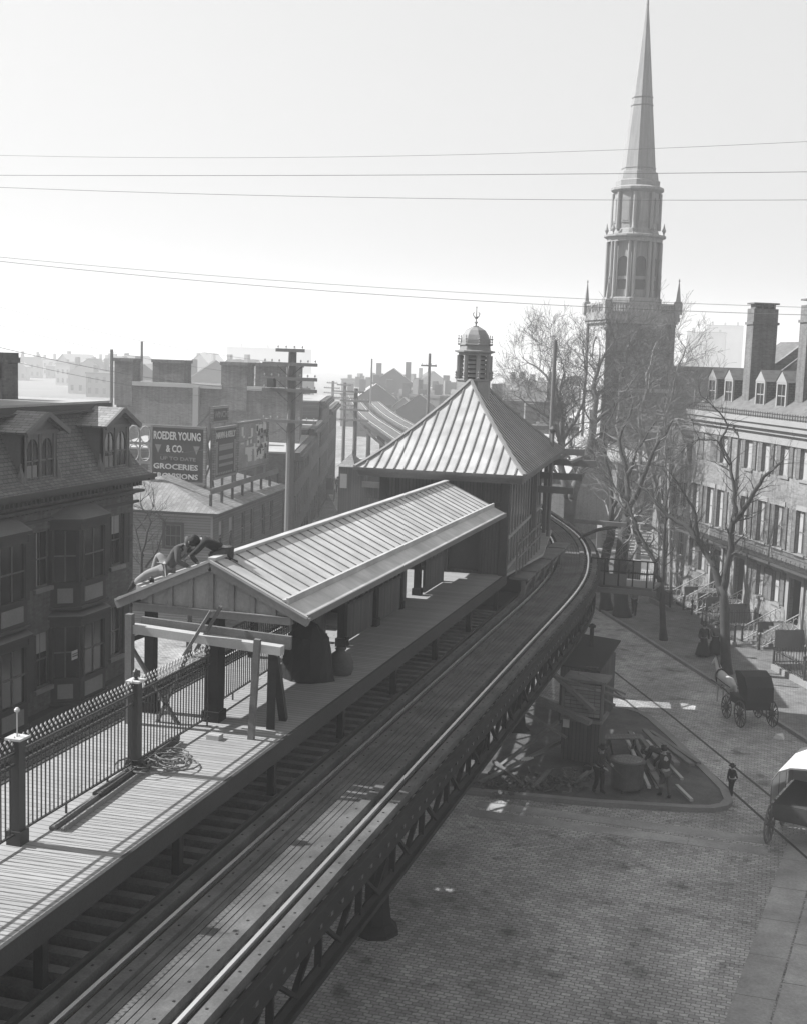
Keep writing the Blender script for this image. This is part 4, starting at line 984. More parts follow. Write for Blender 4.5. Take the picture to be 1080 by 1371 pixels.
def row_house(label, u0, u1, doors, gw, w2, w3, bw, dorm, wallm, h=11.7, ridge=True, shut2=True, cl=()):
    t = thing('row_house', label, 'house', RO, RZ)
    holes = [(a, a+1.0, 2.0, 3.8) for a in gw]+[(a, a+1.0, 5.1, 7.45) for a in w2]+[(a, a+.98, 9.1, 10.9) for a in w3]+[(a, a+.8, .25, 1.0) for a in bw]+[(d-.7, d+.7, 1.2, 3.75) for d in doors]
    g = MB(); wall(g, u0, u1, 0, h, holes, dep=.2); g.box(u0, u0+.3, .201, 11, 0, h); g.box(u1-.3, u1, .201, 11, 0, h); g.box(u0+.3, u1-.3, 10.7, 11, 0, h); g.build('wall', wallm, t)
    for a, b_, c, d in holes:
        if d > 3.8 or c == 2.0: g = MB(); g.box(a-.1, b_+.1, -.05, -.002, d, d+.26); g.build('lintel', 'trim_lt', t)
    for a in gw: window(t, a, a+1, 2.0, 3.8, y=.14, fm='trim_md', sill='stone', blind=-.45); shutters(t, a, a+1, 2.0, 3.8)
    for a in w2: window(t, a, a+1, 5.1, 7.45, y=.14, fm='trim_md', sill='stone', blind=-.4); shutters(t, a, a+1, 5.1, 7.45)
    for a in w3:
        if a in cl: g = MB(); g.box(a, a+.98, -.05, .0, 9.1, 10.9); g.build('shutter', 'shutter', t); continue
        window(t, a, a+.98, 9.1, 10.9, y=.14, fm='trim_lt', sill='stone', blind=-.55); shutters(t, a, a+.98, 9.1, 10.9)
    for a in bw: window(t, a, a+.8, .25, 1.0, y=.14, fm='trim_lt', bars=1)
    for d in doors:
        g = MB(); g.box(d-.7, d+.7, .6, .7, 1.2, 3.75); g.box(d-.7, d-.66, .2, .6, 1.2, 3.75); g.box(d+.66, d+.7, .2, .6, 1.2, 3.75); do = g.build('door', 'trim_dk', t)
        g = MB(); g.box(d-1.0, d-.701, -.12, -.003, 1.2, 4.0); g.box(d+.701, d+1.0, -.12, -.003, 1.2, 4.0); g.box(d-.7, d+.7, -.12, -.003, 3.751, 4.0); g.box(d-1.08, d+1.08, -.22, -.003, 4.001, 4.15); g.build('door_surround', 'trim_lt', do)
        stoop(t, d)
    g = MB(); g.box(u0, u1, -.30, -.0, h-.35, h-.1); g.box(u0, u1, -.5, .0, h-.099, h+.2); g.box(u0, u1, -.62, .1, h+.201, h+.5); g.box(u0, u1, -.12, -.002, h-.9, h-.351); g.build('cornice', 'trim_lt', t)
    zr = h+.5; g = MB()
    g.quad((u0, -.3, zr), (u1, -.3, zr), (u1, 5.6, zr+4.5), (u0, 5.6, zr+4.5)); g.quad((u0, 11.2, zr), (u1, 11.2, zr), (u1, 5.6, zr+4.5), (u0, 5.6, zr+4.5))
    for u in (u0, u1): g.quad((u, -.3, zr), (u, 11.2, zr), (u, 5.6, zr+4.5))
    g.build('roof', 'roof_slate', t)
    g = MB(); u = u0
    g.box(u0, u1, -.55, -.52, zr+.25, zr+.30); g.box(u0, u1, -.55, -.52, zr+.08, zr+.11)
    while u < u1: g.box(u, u+.025, -.55, -.52, zr+.002, zr+.36); u += .3
    g.build('snow_guard', 'fence', t)
    for c in dorm:
        y = .55; w = .62
        g = MB(); g.box(c-w, c-w+.14, y, y+.12, zr+.5, zr+2.0); g.box(c+w-.14, c+w, y, y+.12, zr+.5, zr+2.0); g.box(c-w+.14, c+w-.14, y, y+.12, zr+.5, zr+.6); g.box(c-w+.14, c+w-.14, y, y+.12, zr+1.9, zr+2.0)
        g.hexa([(c-w-.04, y-.02, zr+2.001), (c+w+.04, y-.02, zr+2.001), (c, y-.02, zr+2.62)], [(c-w-.04, y+.12, zr+2.001), (c+w+.04, y+.12, zr+2.001), (c, y+.12, zr+2.62)])
        d = g.build('dormer', 'trim_lt', t)
        g = MB()
        for s in (-1, 1): g.quad((c+s*w, y+.121, zr+.55), (c+s*w, y+.121, zr+2.02), (c+s*w, 2.35, zr+2.02))
        g.build('dormer_cheek', 'slate', d)
        g = MB()
        for s in (-1, 1): g.quad((c, y-.05, zr+2.68), (c+s*(w+.1), y-.05, zr+2.0), (c+s*(w+.1), 2.4, zr+2.0), (c, 3.2, zr+2.68))
        g.build('dormer_roof', 'roof_slate', d)
        g = MB(); g.box(c-w+.14, c+w-.14, y+.06, y+.07, zr+.6, zr+1.9); g.build('pane', 'glass', d)
        g = MB(); g.box(c-w+.14, c+w-.14, y+.04, y+.055, zr+1.22, zr+1.28); g.box(c-.02, c+.02, y+.04, y+.055, zr+.6, zr+1.9); g.build('sash_bars', 'trim_lt', d)
    return t
M['roof_slate'] = mat('row house roof slate', .17, .8, 'plank', size=(.3, .18), mortar=.2, amp=.12, msize=.01)
A = row_house('pale brick row house with closed shutters, nearest the church', -4.8, .7, [.6-.9+.4], [-4.2, -2.6], [-4.1, -1.9, .0-.35], [-4.0, -1.9, -.3], [-3.3], [-3.6, -1.1], 'brick_lt', cl=(-4.0, -1.9))
Bh = row_house('pale brick row house with white blinds behind its three top windows and a downpipe', .705, 9.1, [3.5], [5.75, 7.7], [3.1, 5.35, 7.5], [3.15, 5.4, 7.7], [5.9], [3.3, 6.0], 'brick_lt')
Ch = row_house('pale brick row house cut by the picture edge, tall doorway with a hood', 9.105, 19, [10.5, 17.6], [12.6, 15.0], [10.0, 12.5, 15], [10.0, 12.4, 14.9], [13], [12.1, 15], 'brick_lt')
g = MB(); g.tube([(2.0, -.35, 11.9), (2.0, -.35, 11.3), (2.3, -.1, 10.9), (2.25, -.1, 4.6)], .07, 6); g.build('downpipe', 'steel2', Bh)
for (u0, u1, par) in ((-4.6, .6, A), (.9, 9.0, Bh), (9.2, 18.8, Ch)):
    g = MB(); g.box(u0, u1, -1.0, -.001, 4.3, 4.45); bl = g.build('balcony', 'trim_dk', par)
    g = MB(); g.box(u0, u1, -.98, -.94, 5.25, 5.30); g.box(u0, u1, -.98, -.94, 4.5, 4.53); g.box(u0, u1, -.98, -.94, 5.05, 5.08); u = u0
    while u < u1: g.box(u, u+.022, -.97, -.95, 4.451, 5.25); u += .13
    u = u0+.3
    while u < u1-.3: g.tube([(u+.14*math.cos(a_*PI/4), -.96, 4.8+.14*math.sin(a_*PI/4)) for a_ in range(9)], .014, 3); u += .52
    g.build('balcony_rail', 'fence', bl)
for (u, par, y0, y1) in ((.2+.3, Bh, .75, 2.3), (6.9, Bh, .95, 3.6)):
    g = MB(); g.box(u-.02, u+.9, y0, y1, 12.2, 18.2); g.box(u-.1, u+.98, y0-.08, y1+.08, 17.55, 17.7); g.box(u-.02, u+.9, y0, y1, 18.201, 18.5)
    c = g.build('chimney', 'brick_md', par)
    g = MB()
    for k in range(4): yy = y0+(y1-y0)*(k+.5)/4; g.box(u+.1, u+.78, yy-.06, yy+.06, 18.501, 18.75)
    g.box(u-.05, u+.93, y0-.04, y1+.04, 18.751, 18.85); g.build('chimney_cap', 'brick_md', c)
g = MB(); g.beam((.66, 2.4, 14.75), (.66, 5.6, 17.2), .3, .5); g.build('party_wall_coping', 'brick_lt', Bh)
# narrow gabled brick house beyond the row, then its porch
t = thing('gabled_house', 'lower pale gabled brick house squeezed between the row and the church', 'house', RO, RZ)
hs = [(-10+k*2.1, -9.2+k*2.1, z, z+1.7) for k in range(2) for z in (2.4, 5.6)]+[(-6.2, -5.4, 2.4, 4.1), (-6.2, -5.4, 5.6, 7.3)]
g = MB(); wall(g, -11.2, -4.81, 0, 8.6, hs); g.hexa([(-11.2, .0, 8.601), (-4.81, 0, 8.601), (-5.4, 0, 9.8), (-7.2, 0, 11.0), (-8.8, 0, 11.0), (-10.6, 0, 9.8)], [(-11.2, .2, 8.601), (-4.81, .2, 8.601), (-5.4, .2, 9.8), (-7.2, .2, 11.0), (-8.8, .2, 11.0), (-10.6, .2, 9.8)])
g.box(-11.2, -11, .2, 10, 0, 8.6); g.build('wall', 'brick_lt', t)
for h in hs: window(t, *h, fm='trim_lt', sill='stone')
g = MB(); pr_ = [(-11.3, 8.6), (-10.6, 9.85), (-8.8, 11.1), (-7.2, 11.1), (-5.4, 9.85), (-4.815, 8.6)]
for (a, za), (b, zb) in zip(pr_, pr_[1:]): g.quad((a, -.2, za), (b, -.2, zb), (b, 10, zb), (a, 10, za))
g.build('roof', 'roof_md', t)
chimney(t, -6.2, -5.4, .8, 2.0, 9.5, 12.6, 'brick_md')
t = thing('porch_balustrade', 'heavy pale turned balustrade of a raised porch beyond the row houses', 'balustrade', RO, RZ)
g = MB(); g.box(-8.2, -5.2, -3.4, -3.0, 1.75, 2.05); g.box(-8.2, -5.2, -3.35, -3.05, .1, .35); g.box(-8.3, -7.9, -3.45, -2.95, 0, 2.15); g.box(-5.5, -5.1, -3.45, -2.95, 0, 2.15); g.build('coping', 'trim_lt', t)
for k in range(9): g = MB(); g.lathe([(.07, 0), (.05, .1), (.12, .35), (.06, .9), (.05, 1.3), (.08, 1.4)], 8, (-7.7+k*.27, -3.2, .35)); g.build('baluster', 'trim_lt', t)
t = thing('porch_steps', 'broad flight of stone steps before the church door', 'steps', (-3.2, 99, 0), rad(8))
g = MB()
for k in range(8): g.box(-2.2, 3.0, k*.4, 4.2, k*.19+.001, (k+1)*.19)
g.build('treads', 'trim_lt', t)
for x in (-2.6, 3.01): g = MB(); g.box(x, x+.39, -.2, 4.2, 0, 2.0); g.build('cheek_wall', 'stone', t)
t = thing('low_garden_wall', 'long low white wall crossing the sunlit forecourt', 'wall', (-3, 93, 0), rad(-14)); g = MB(); g.box(-2, 6, 0, .4, 0, 1.0); g.build('wall_body', 'trim_lt', t); g = MB(); g.box(-2.1, 6.1, -.08, .48, 1.001, 1.15); g.build('coping', 'stone', t)

# front-garden ironwork along the footway
def garden_fence(label, t0, s0, t1, s1, h=1.05, base=True, grp='ironwork fences along the footway'):
    A = Vector(kp(t0, s0, .13)); B = Vector(kp(t1, s1, .13)); L_ = (B-A).length; an = math.atan2(B.y-A.y, B.x-A.x)
    f = thing('garden_fence', label, 'fence', A, an, grp)
    g = MB(); g.box(0, L_, -.12, .12, 0, .28); g.build('kerb_base', 'stone', f)
    g = MB(); x = 0
    for z in (.38, h-.1): g.box(0, L_, -.02, .02, z, z+.035)
    while x < L_: g.box(x-.012, x+.012, -.012, .012, .28, h); g.lathe([(.004, -.03), (.03, 0), (.004, .07)], 4, (x, 0, h)); x += .15
    for x in (0, L_/2, L_): g.lathe([(.06, .28), (.05, h+.05), (.08, h+.1), (.02, h+.22)], 6, (x, 0, 0))
    g.build('palings', 'fence', f)
garden_fence('ironwork garden fence nearest the picture edge by the kerb post', -22.0, 3.9, -15.6, 3.9)
garden_fence('ironwork garden fence in front of the house with the downpipe', -11.6+.8, 4.0, -6.4, 4.0)
garden_fence('ironwork return fence running in to the tall hooded doorway', -15.6, 3.9, -15.6, 7.2)
garden_fence('ironwork return fence beside the double stoops', -6.4, 4.0, -6.4, 7.2)
garden_fence('short ironwork fence between the double stoops and the far house', -1.6, 4.0, 1.6, 4.0)
garden_fence('curved corner ironwork fence at the far end of the footway', 4.2, 3.4, 8.5, 3.4, 1.4)
garden_fence('ironwork fence crossing before the pale porch balustrade', 4.2, 3.4, 4.2, 7.0, 1.4)

# ================================================================== CHURCH
ch = thing('church', 'tall church with dark shaded tower, arcaded belfry and slender pointed spire', 'church', (-7.9, 115, 0), rad(25))
T = 6.0
hs = [(4.6, 5.4, z, z+2.6) for z in (7.5,)]
g = MB(); g.box(0, T, 0, T, 0, 19.0)
for a_, b_ in ((0, 0), (T, 0), (0, T), (T, T)): g.box(a_-.35, a_+.35, b_-.35, b_+.35, 0, 12.6); g.box(a_-.22, a_+.22, b_-.22, b_+.22, 12.61, 18.6)
g.box(-.12, T+.12, -.12, T+.12, 0, 12.4)
g.build('tower', 'brick_church', ch)
# left face overlaid paler, its sunlight put into the colour
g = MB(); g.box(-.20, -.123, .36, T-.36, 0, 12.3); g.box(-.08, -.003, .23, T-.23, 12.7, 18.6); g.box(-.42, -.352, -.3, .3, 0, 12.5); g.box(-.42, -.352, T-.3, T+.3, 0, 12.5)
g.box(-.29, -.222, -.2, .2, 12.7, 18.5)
fcx = g.build('pale_side_face', 'church_sunlit', ch)
g = MB()
for z0, z1 in ((2.2, 5.6), (7.6, 10.6)): g.box(-.26, -.201, T*.40, T*.60, z0, z1)
g.box(-.24, -.201, .36, .5, 0, 12.2); g.box(-.24, -.201, T-.5, T-.36, 0, 12.2)
g.build('slot_window', 'glass', fcx)
g = MB(); g.tube([(-.1, T/2+1.15*math.cos(a_*PI/12), 15.9+1.5*math.sin(a_*PI/12)) for a_ in range(25)], .1, 5)
g.tube([(T/2+1.3*math.cos(a_*PI/12), -.05, 15.6+1.3*math.sin(a_*PI/12)) for a_ in range(13)], .12, 5); g.build('roundel_moulding', 'stone', ch)
g = MB()
g.box(-.5, T+.5, -.5, T+.5, 12.41, 12.75); g.box(-.35, T+.35, -.35, T+.35, 18.6, 18.85); g.box(-.5, T+.5, -.5, T+.5, 18.86, 19.2); g.box(-.45, T+.45, -.45, T+.45, 19.201, 19.5)
g.build('cornice', 'spire', ch)
g = MB()
for a_ in (0, 1):
    for s in (-.32, T+.32):
        b0 = (lambda u, v, w, x, y, z: g.box(u, v, w, x, y, z)) if a_ == 0 else (lambda u, v, w, x, y, z: g.box(w, x, u, v, y, z))
        b0(-.3, T+.3, s-.09, s+.09, 20.25, 20.42); b0(-.3, T+.3, s-.07, s+.07, 19.501, 19.62)
        for k in range(27):
            if k % 9 == 0: continue
            u = -.3+(T+.6)*k/27; b0(u-.05, u+.05, s-.05, s+.05, 19.62, 20.25)
        for k in (9, 18): u = -.3+(T+.6)*k/27; b0(u-.14, u+.14, s-.12, s+.12, 19.501, 20.45)
g.build('balustrade', 'spire', ch)
for x in (-.3, T+.3):
    for y in (-.3, T+.3):
        g = MB(); g.box(x-.32, x+.32, y-.32, y+.32, 19.501, 20.5); g.lathe([(.40, 20.5), (.40, 20.62), (.24, 20.7), (.04, 22.4), (.09, 22.5), (.02, 22.7)], 4, (x, y, 0), .5); g.build('pinnacle', 'spire', ch)
c = (T/2, T/2, 0)
g = MB(); g.lathe([(2.75, 19.5), (2.75, 20.9), (2.6, 21.0)], 8, c, .5); g.lathe([(1.55, 21.0), (1.55, 26.0)], 8, c, .5); g.build('belfry_core', 'spire', ch)
g = MB()
for j in range(8):
    a_ = 2*PI*j/8
    for s in (-1, 1):
        b_ = a_+s*.10+PI/8; x, y = c[0]+2.42*math.cos(b_), c[1]+2.42*math.sin(b_); g.tube([(x, y, 20.9), (x, y, 26.0)], [.19, .16], 8)
g.build('belfry_columns', 'spire', ch)
for j in range(8):
    a_ = 2*PI*(j+.0)/8+PI/4; X = Matrix.Translation((c[0]+2.08*math.cos(a_), c[1]+2.08*math.sin(a_), 0)) @ Matrix.Rotation(a_+PI/2, 4, 'Z')
    g = MB(X); w = .86; g.box(-w, -.5, 0, .2, 21, 26); g.box(.5, w, 0, .2, 21, 26); g.box(-.5, .5, 0, .2, 21, 21.7); g.box(-.5, .5, 0, .12, 22.6, 22.9)
    for k in range(8):
        p = lambda t: (.5*math.cos(t), 24.2+.5*math.sin(t)); (xa, za), (xb, zb) = p(PI*k/8), p(PI*(k+1)/8)
        g.hexa([(xa, 0, za), (xb, 0, zb), (xb, 0, 26), (xa, 0, 26)], [(xa, .2, za), (xb, .2, zb), (xb, .2, 26), (xa, .2, 26)])
    ar = g.build('belfry_arch', 'spire', ch)
    g = MB(X); g.box(-.5, .5, .22, .26, 21.7, 24.7); g.build('arch_opening', 'trim_md', ar)
g = MB(); g.lathe([(2.55, 26.0), (2.55, 26.3), (2.85, 26.45), (2.85, 26.6), (2.2, 26.75), (2.1, 27.1), (2.02, 27.2), (2.02, 27.21), (2.02, 30.4), (2.2, 30.5), (2.42, 30.65), (2.42, 30.85), (2.1, 31.0)], 16, c, .5); g.build('upper_drum', 'spire', ch)
g = MB()
for j in range(8):
    a_ = 2*PI*(j+.5)/8; x, y = c[0]+2.12*math.cos(a_), c[1]+2.12*math.sin(a_); g.tube([(x, y, 27.1), (x, y, 30.4)], [.2, .17], 8)
    x, y = c[0]+2.6*math.cos(a_), c[1]+2.6*math.sin(a_); g.lathe([(.12, 0), (.06, .2), (.2, .5), (.08, .8), (.02, 1.15)], 8, (x, y, 26.6))
g.build('urns_and_shafts', 'spire', ch)
for j in range(8):
    a_ = 2*PI*j/8; X = Matrix.Translation((c[0]+2.0*math.cos(a_), c[1]+2.0*math.sin(a_), 0)) @ Matrix.Rotation(a_+PI/2, 4, 'Z')
    g = MB(X); g.box(-.42, .42, -.06, .0, 27.7, 29.9); g.box(-.32, .32, -.09, -.061, 27.85, 29.75); g.build('drum_panel', 'stone' if j % 2 else 'spire', ch)
g = MB(); g.lathe([(2.0, 31.0), (2.0, 31.5), (1.85, 31.6), (1.75, 32.3), (1.62, 32.35)], 8, c, .5); g.lathe([(1.56, 32.35), (.12, 47.0), (.14, 47.1), (.03, 48.2)], 8, c, .5); g.build('spire', 'spire', ch)
for z, r in ((32.6, 1.56), (38.2, 1.02), (38.9, .96)): g = MB(); g.lathe([(r, z), (r+.02, z+.05), (r, z+.12)], 8, c, .5); g.build('spire_band', 'stone', ch)
g = MB(); g.box(T+.6, T+14, .8, 14, 0, 14.6); g.build('nave_wall', 'brick_md', ch)
g = MB(); g.box(T+.5, T+14.2, .6, 14.2, 14.601, 14.9); g.build('nave_parapet', 'trim_md', ch)
g = MB(); g.prism([(.5, -.13), (T+1, -.13), (T+1, -3.2), (.5, -3.2)], 0, 6.2); po_ = g.build('entrance_porch', 'brick_church', ch)
g = MB(); g.hexa([(.3, -3.45, 6.2), (T+1.2, -3.45, 6.2), (T+1.2, -.13, 6.2), (.3, -.13, 6.2)], [(.3, -3.45, 6.35), (T+1.2, -3.45, 6.35), (T+1.2, -.14, 7.9), (.3, -.14, 7.9)]); g.build('porch_roof', 'roof_lt', po_)
g = MB()
for k in range(3): x = 1.4+k*2.2; g.box(x-.5, x+.5, -3.24, -3.201, .5, 4.6)
g.build('porch_window', 'glass', po_)
# house left of the church, seen through the branches
t = thing('low_gabled_house', 'pale gabled house low behind the bare tree left of the church tower', 'house', (-15.5, 104, 0), rad(-20))
g = MB(); wall(g, 0, 7, 0, 6, [(1+k*2, 1.9+k*2, 2.8, 4.5) for k in range(3)]); g.box(0, 7, .2, 8, 0, 6); g.hexa([(0, 0, 6.001), (0, 8, 6.001), (0, 4, 8.6)], [(7, 0, 6.001), (7, 8, 6.001), (7, 4, 8.6)]); g.build('wall', 'brick_md', t)
g = MB(); g.quad((-.3, -.4, 5.8), (7.3, -.4, 5.8), (7.3, 4, 8.75), (-.3, 4, 8.75)); g.quad((-.3, 8.4, 5.8), (7.3, 8.4, 5.8), (7.3, 4, 8.75), (-.3, 4, 8.75)); g.build('roof', 'roof_lt', t)

# ================================================================== TREES (bare April crowns)
def grow(g, p, d, L_, r, depth, spread, up, rnd, n0=3, lo=.004):
    k = 3 if depth > 1 else 2; pts = [p]; rs = [r]; q = p.copy(); dd = d.copy()
    for i in range(k):
        dd = (dd+Vector((rnd.gauss(0, .16), rnd.gauss(0, .16), rnd.gauss(0, .12)+up*.10))).normalized(); q = q+dd*L_/k; pts.append(q.copy()); rs.append(max(r*(1-.55*(i+1)/k), lo))
    g.tube(pts, rs, 5 if r > .05 else 3, cap=False)
    if depth == 0: return
    for c in range(n0):
        t = rnd.uniform(.35, 1.0) if c else 1.0; i = min(int(t*k), k-1); s = pts[i].lerp(pts[i+1], t*k-i)
        ax = Vector((rnd.gauss(0, 1), rnd.gauss(0, 1), rnd.gauss(0, .8))); ax = (ax-dd*ax.dot(dd)).normalized()
        nd = (dd*math.cos(spread)+ax*math.sin(spread)*rnd.uniform(.6, 1.25)+Vector((0, 0, up*.25))).normalized()
        grow(g, s, nd, L_*rnd.uniform(.55, .8), rs[i]*rnd.uniform(.5, .68), depth-1, spread, up, rnd, n0, lo)
def bare_tree(label, base, trunk, limbs, seed, bark='bark', twig='twig', depth=4, n0=3, spread=.6, up=.5, cat='tree', tl=1.4, lo=.004):
    """trunk: [(dx,dy,z,r)...]; limbs: list of such paths; twig systems sprout along the limbs"""
    rnd = random.Random(seed); B = Vector(base); t = thing('bare_tree', label, cat, B)
    g = MB(); pts = [Vector(p[:3]) for p in trunk]; g.tube(pts, [p[3] for p in trunk], 10); g.build('trunk', bark, t, True)
    g = MB(); w = MB()
    for lb in limbs:
        pts = [Vector(p[:3]) for p in lb]; rs = [p[3] for p in lb]
        # roughen the line
        fine = []; fr = []
        for i in range(len(pts)-1):
            for k in range(3):
                f = k/3; o = Vector((rnd.gauss(0, 1), rnd.gauss(0, 1), rnd.gauss(0, 1)))*(pts[i+1]-pts[i]).length*.03*(k > 0); fine.append(pts[i].lerp(pts[i+1], f)+o); fr.append(rs[i]*(1-f)+rs[i+1]*f)
        fine.append(pts[-1]); fr.append(rs[-1]); g.tube(fine, fr, 7, cap=True)
        for i in range(2, len(fine)):
            for c in range(2 if i < len(fine)-1 else 3):
                d = (fine[i]-fine[i-1]).normalized(); ax = Vector((rnd.gauss(0, 1), rnd.gauss(0, 1), rnd.gauss(0, .7))); ax = (ax-d*ax.dot(d)).normalized()
                nd = (d*.6+ax*.8+Vector((0, 0, up*.3))).normalized()
                grow(w, fine[i], nd, tl*rnd.uniform(.6, 1.2), max(fr[i]*.35, .02), depth-1 if c else depth-1, spread, up, rnd, n0, lo)
    cr = g.build('crown', bark, t, True); w.build('twigs', twig, cr)
    return t
def L3(Y0, pts):          # a limb given by where it was seen at depth Y0 (+ its own depth drift)
    out = []
    for (px, py, dy, r, b) in pts:
        q = atY(px, py, Y0+dy); out.append((q.x-b[0], q.y-b[1], q.z-b[2], r))
    return out
b = (5.8, 62.15, .13); y = 62.15
bare_tree('nearest bare street tree on the footway, trunk forking wide over the row house doors', b,
    L3(y, [(972, 907, 0, .34, b), (971, 880, 0, .25, b), (970, 840, 0, .23, b), (969, 805, 0, .22, b), (965, 785, 0, .21, b)]),
    [L3(y, [(967, 800, 0, .20, b), (957, 765, .2, .17, b), (938, 728, .6, .15, b), (915, 702, 1.0, .12, b), (893, 690, 1.3, .10, b), (873, 667, 1.6, .07, b), (850, 645, 2.2, .04, b)]),
     L3(y, [(968, 790, 0, .19, b), (976, 745, -.2, .16, b), (980, 700, -.4, .15, b), (990, 690, -.5, .13, b), (1004, 668, -.8, .11, b), (1022, 638, -1.1, .08, b), (1048, 616, -1.4, .05, b)]),
     L3(y, [(984, 695, -.3, .11, b), (983, 660, 0, .09, b), (978, 620, .2, .07, b), (963, 592, .4, .06, b), (974, 570, .4, .05, b), (955, 545, .4, .03, b), (938, 530, .5, .015, b)]),
     L3(y, [(935, 728, .6, .1, b), (931, 690, .4, .08, b), (915, 660, .2, .05, b), (890, 625, 0, .03, b)]),
     L3(y, [(978, 625, .2, .04, b), (960, 590, -.2, .035, b), (935, 588, -.6, .03, b), (915, 595, -.9, .015, b)])], 11, depth=3, n0=2, tl=.75)
b = (2.22, 68.4, .13); y = 68.4
bare_tree('slim bare street tree further up the footway, leaning apart in a narrow fork', b,
    L3(y, [(888, 862, 0, .26, b), (887, 840, 0, .17, b), (886, 800, 0, .15, b), (885, 778, 0, .15, b)]),
    [L3(y, [(885, 780, 0, .13, b), (872, 745, .3, .11, b), (858, 720, .5, .09, b), (845, 690, .8, .08, b), (832, 660, 1.2, .06, b), (812, 640, 1.6, .04, b), (795, 622, 2, .025, b)]),
     L3(y, [(886, 780, 0, .11, b), (888, 750, 0, .10, b), (889, 715, -.2, .08, b), (890, 680, -.3, .05, b), (897, 645, -.4, .03, b)]),
     L3(y, [(889, 700, 0, .05, b), (902, 678, .2, .035, b), (915, 674, .4, .02, b)])], 5, depth=3, n0=2, tl=.8)
b = (-6.6, 84, 0); y = 84
bare_tree('big spreading bare tree rising behind the track beside the station house roof', b,
    L3(y, [(764, 770, 0, .5, b), (763, 720, 0, .42, b), (762, 690, 0, .40, b), (763, 668, 0, .42, b)]),
    [L3(y, [(762, 672, 0, .30, b), (750, 625, .3, .24, b), (752, 590, .5, .22, b), (752, 560, .8, .16, b), (742, 520, 1.2, .10, b), (722, 495, 1.6, .07, b), (700, 480, 2, .03, b)]),
     L3(y, [(764, 672, 0, .34, b), (780, 625, -.3, .30, b), (792, 585, -.6, .24, b), (797, 540, -.6, .18, b), (795, 510, -.5, .13, b), (806, 480, -.4, .08, b), (822, 455, 0, .03, b)]),
     L3(y, [(752, 590, .5, .15, b), (765, 570, .3, .12, b), (780, 540, 0, .09, b), (785, 500, 0, .06, b), (778, 465, 0, .03, b)]),
     L3(y, [(750, 600, .5, .12, b), (735, 560, 0, .09, b), (712, 545, -.4, .06, b), (690, 530, -.8, .03, b)]),
     L3(y, [(795, 565, -.6, .13, b), (820, 545, -1, .09, b), (840, 520, -1.4, .06, b), (860, 490, -1.8, .03, b)]),
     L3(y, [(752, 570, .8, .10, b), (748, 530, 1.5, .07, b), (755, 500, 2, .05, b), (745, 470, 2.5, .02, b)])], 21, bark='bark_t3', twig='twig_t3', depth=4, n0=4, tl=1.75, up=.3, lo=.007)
for lab, px, py, r, top, sd in (('thick straight tree trunk close against the lookout stage', 811, 816, .34, 700, 1), ('stout lopped tree trunk with flared foot beside the lookout stage', 832, 825, .46, 690, 2)):
    q = atZ(px, py, .13); b = (q.x, q.y, .13); y = q.y
    bare_tree(lab, b, L3(y, [(px, py+2, 0, r*1.35, b), (px-1, py-15, 0, r*.95, b), (px-3, py-60, 0, r*.85, b), (px+3, top+25, 0, r*.8, b)]),
        [L3(y, [(px+3, top+30, 0, r*.8, b), (px+8, top, 0, r*.75, b), (px+16, top+12, -.2, r*.55, b), (px+24, top+38, -.5, r*.35, b)][:2+2*(sd-1)]),
         L3(y, [(px+4, top+5, 0, r*.5, b), (px+6, 640, .8, r*.35, b), (px-4, 590, 1.4, r*.22, b), (px+14, 540, 2.0, r*.12, b)]),
         L3(y, [(px+6, top, 0, r*.4, b), (px+28, 640, -.8, r*.28, b), (px+50, 590, -1.2, r*.18, b), (px+70, 560, -2.0, r*.08, b)])], 30+sd, twig='twig_lt', depth=4, n0=3, tl=1.5, up=.25, lo=.008)
for lab, px, py, sd in (('pale twiggy elm in front of the church tower', 850, 790, 41), ('second pale twiggy elm against the church porch', 885, 800, 42)):
    y = 90 if sd == 41 else 86; q = atY(px, py, y); b = (q.x, y, 0); r = .22
    bare_tree(lab, b, [(0, 0, 0, .3), (0, 0, 2, .22), (.1, 0, 4, .2)], [
        L3(y, [(px, 700, 0, r, b), (px-10, 640, .5, r*.8, b), (px-25, 570, 1, r*.5, b), (px-20, 500, 1.5, r*.3, b), (px-5, 455, 2, .04, b)]),
        L3(y, [(px, 700, 0, r, b), (px+8, 640, -.5, r*.8, b), (px+5, 560, -1, r*.5, b), (px+20, 500, -1, r*.3, b), (px+32, 465, -1.5, .04, b)]),
        L3(y, [(px, 660, 0, r*.7, b), (px+25, 610, .5, r*.5, b), (px+40, 560, 1, r*.3, b), (px+45, 520, 1, .04, b)])], sd, bark='bark_lt', twig='twig_lt', depth=4, n0=3, tl=1.7, up=.45, lo=.009)
b = (-19.5, 55, 0); y = 55
bare_tree('scraggy bare yard tree between the mansard house and the clapboard house', b, [(0, 0, 0, .16), (0, 0, 3, .12), (.1, 0, 4.5, .1)],
    [L3(y, [(192, 790, 0, .1, b), (190, 740, 0, .07, b), (202, 700, .3, .05, b), (188, 672, .5, .03, b)]), L3(y, [(195, 760, 0, .06, b), (212, 735, .2, .04, b), (222, 700, .4, .02, b)]), L3(y, [(192, 745, 0, .06, b), (182, 710, .2, .04, b), (205, 680, .4, .02, b)])], 61, depth=3, n0=3, tl=.8)
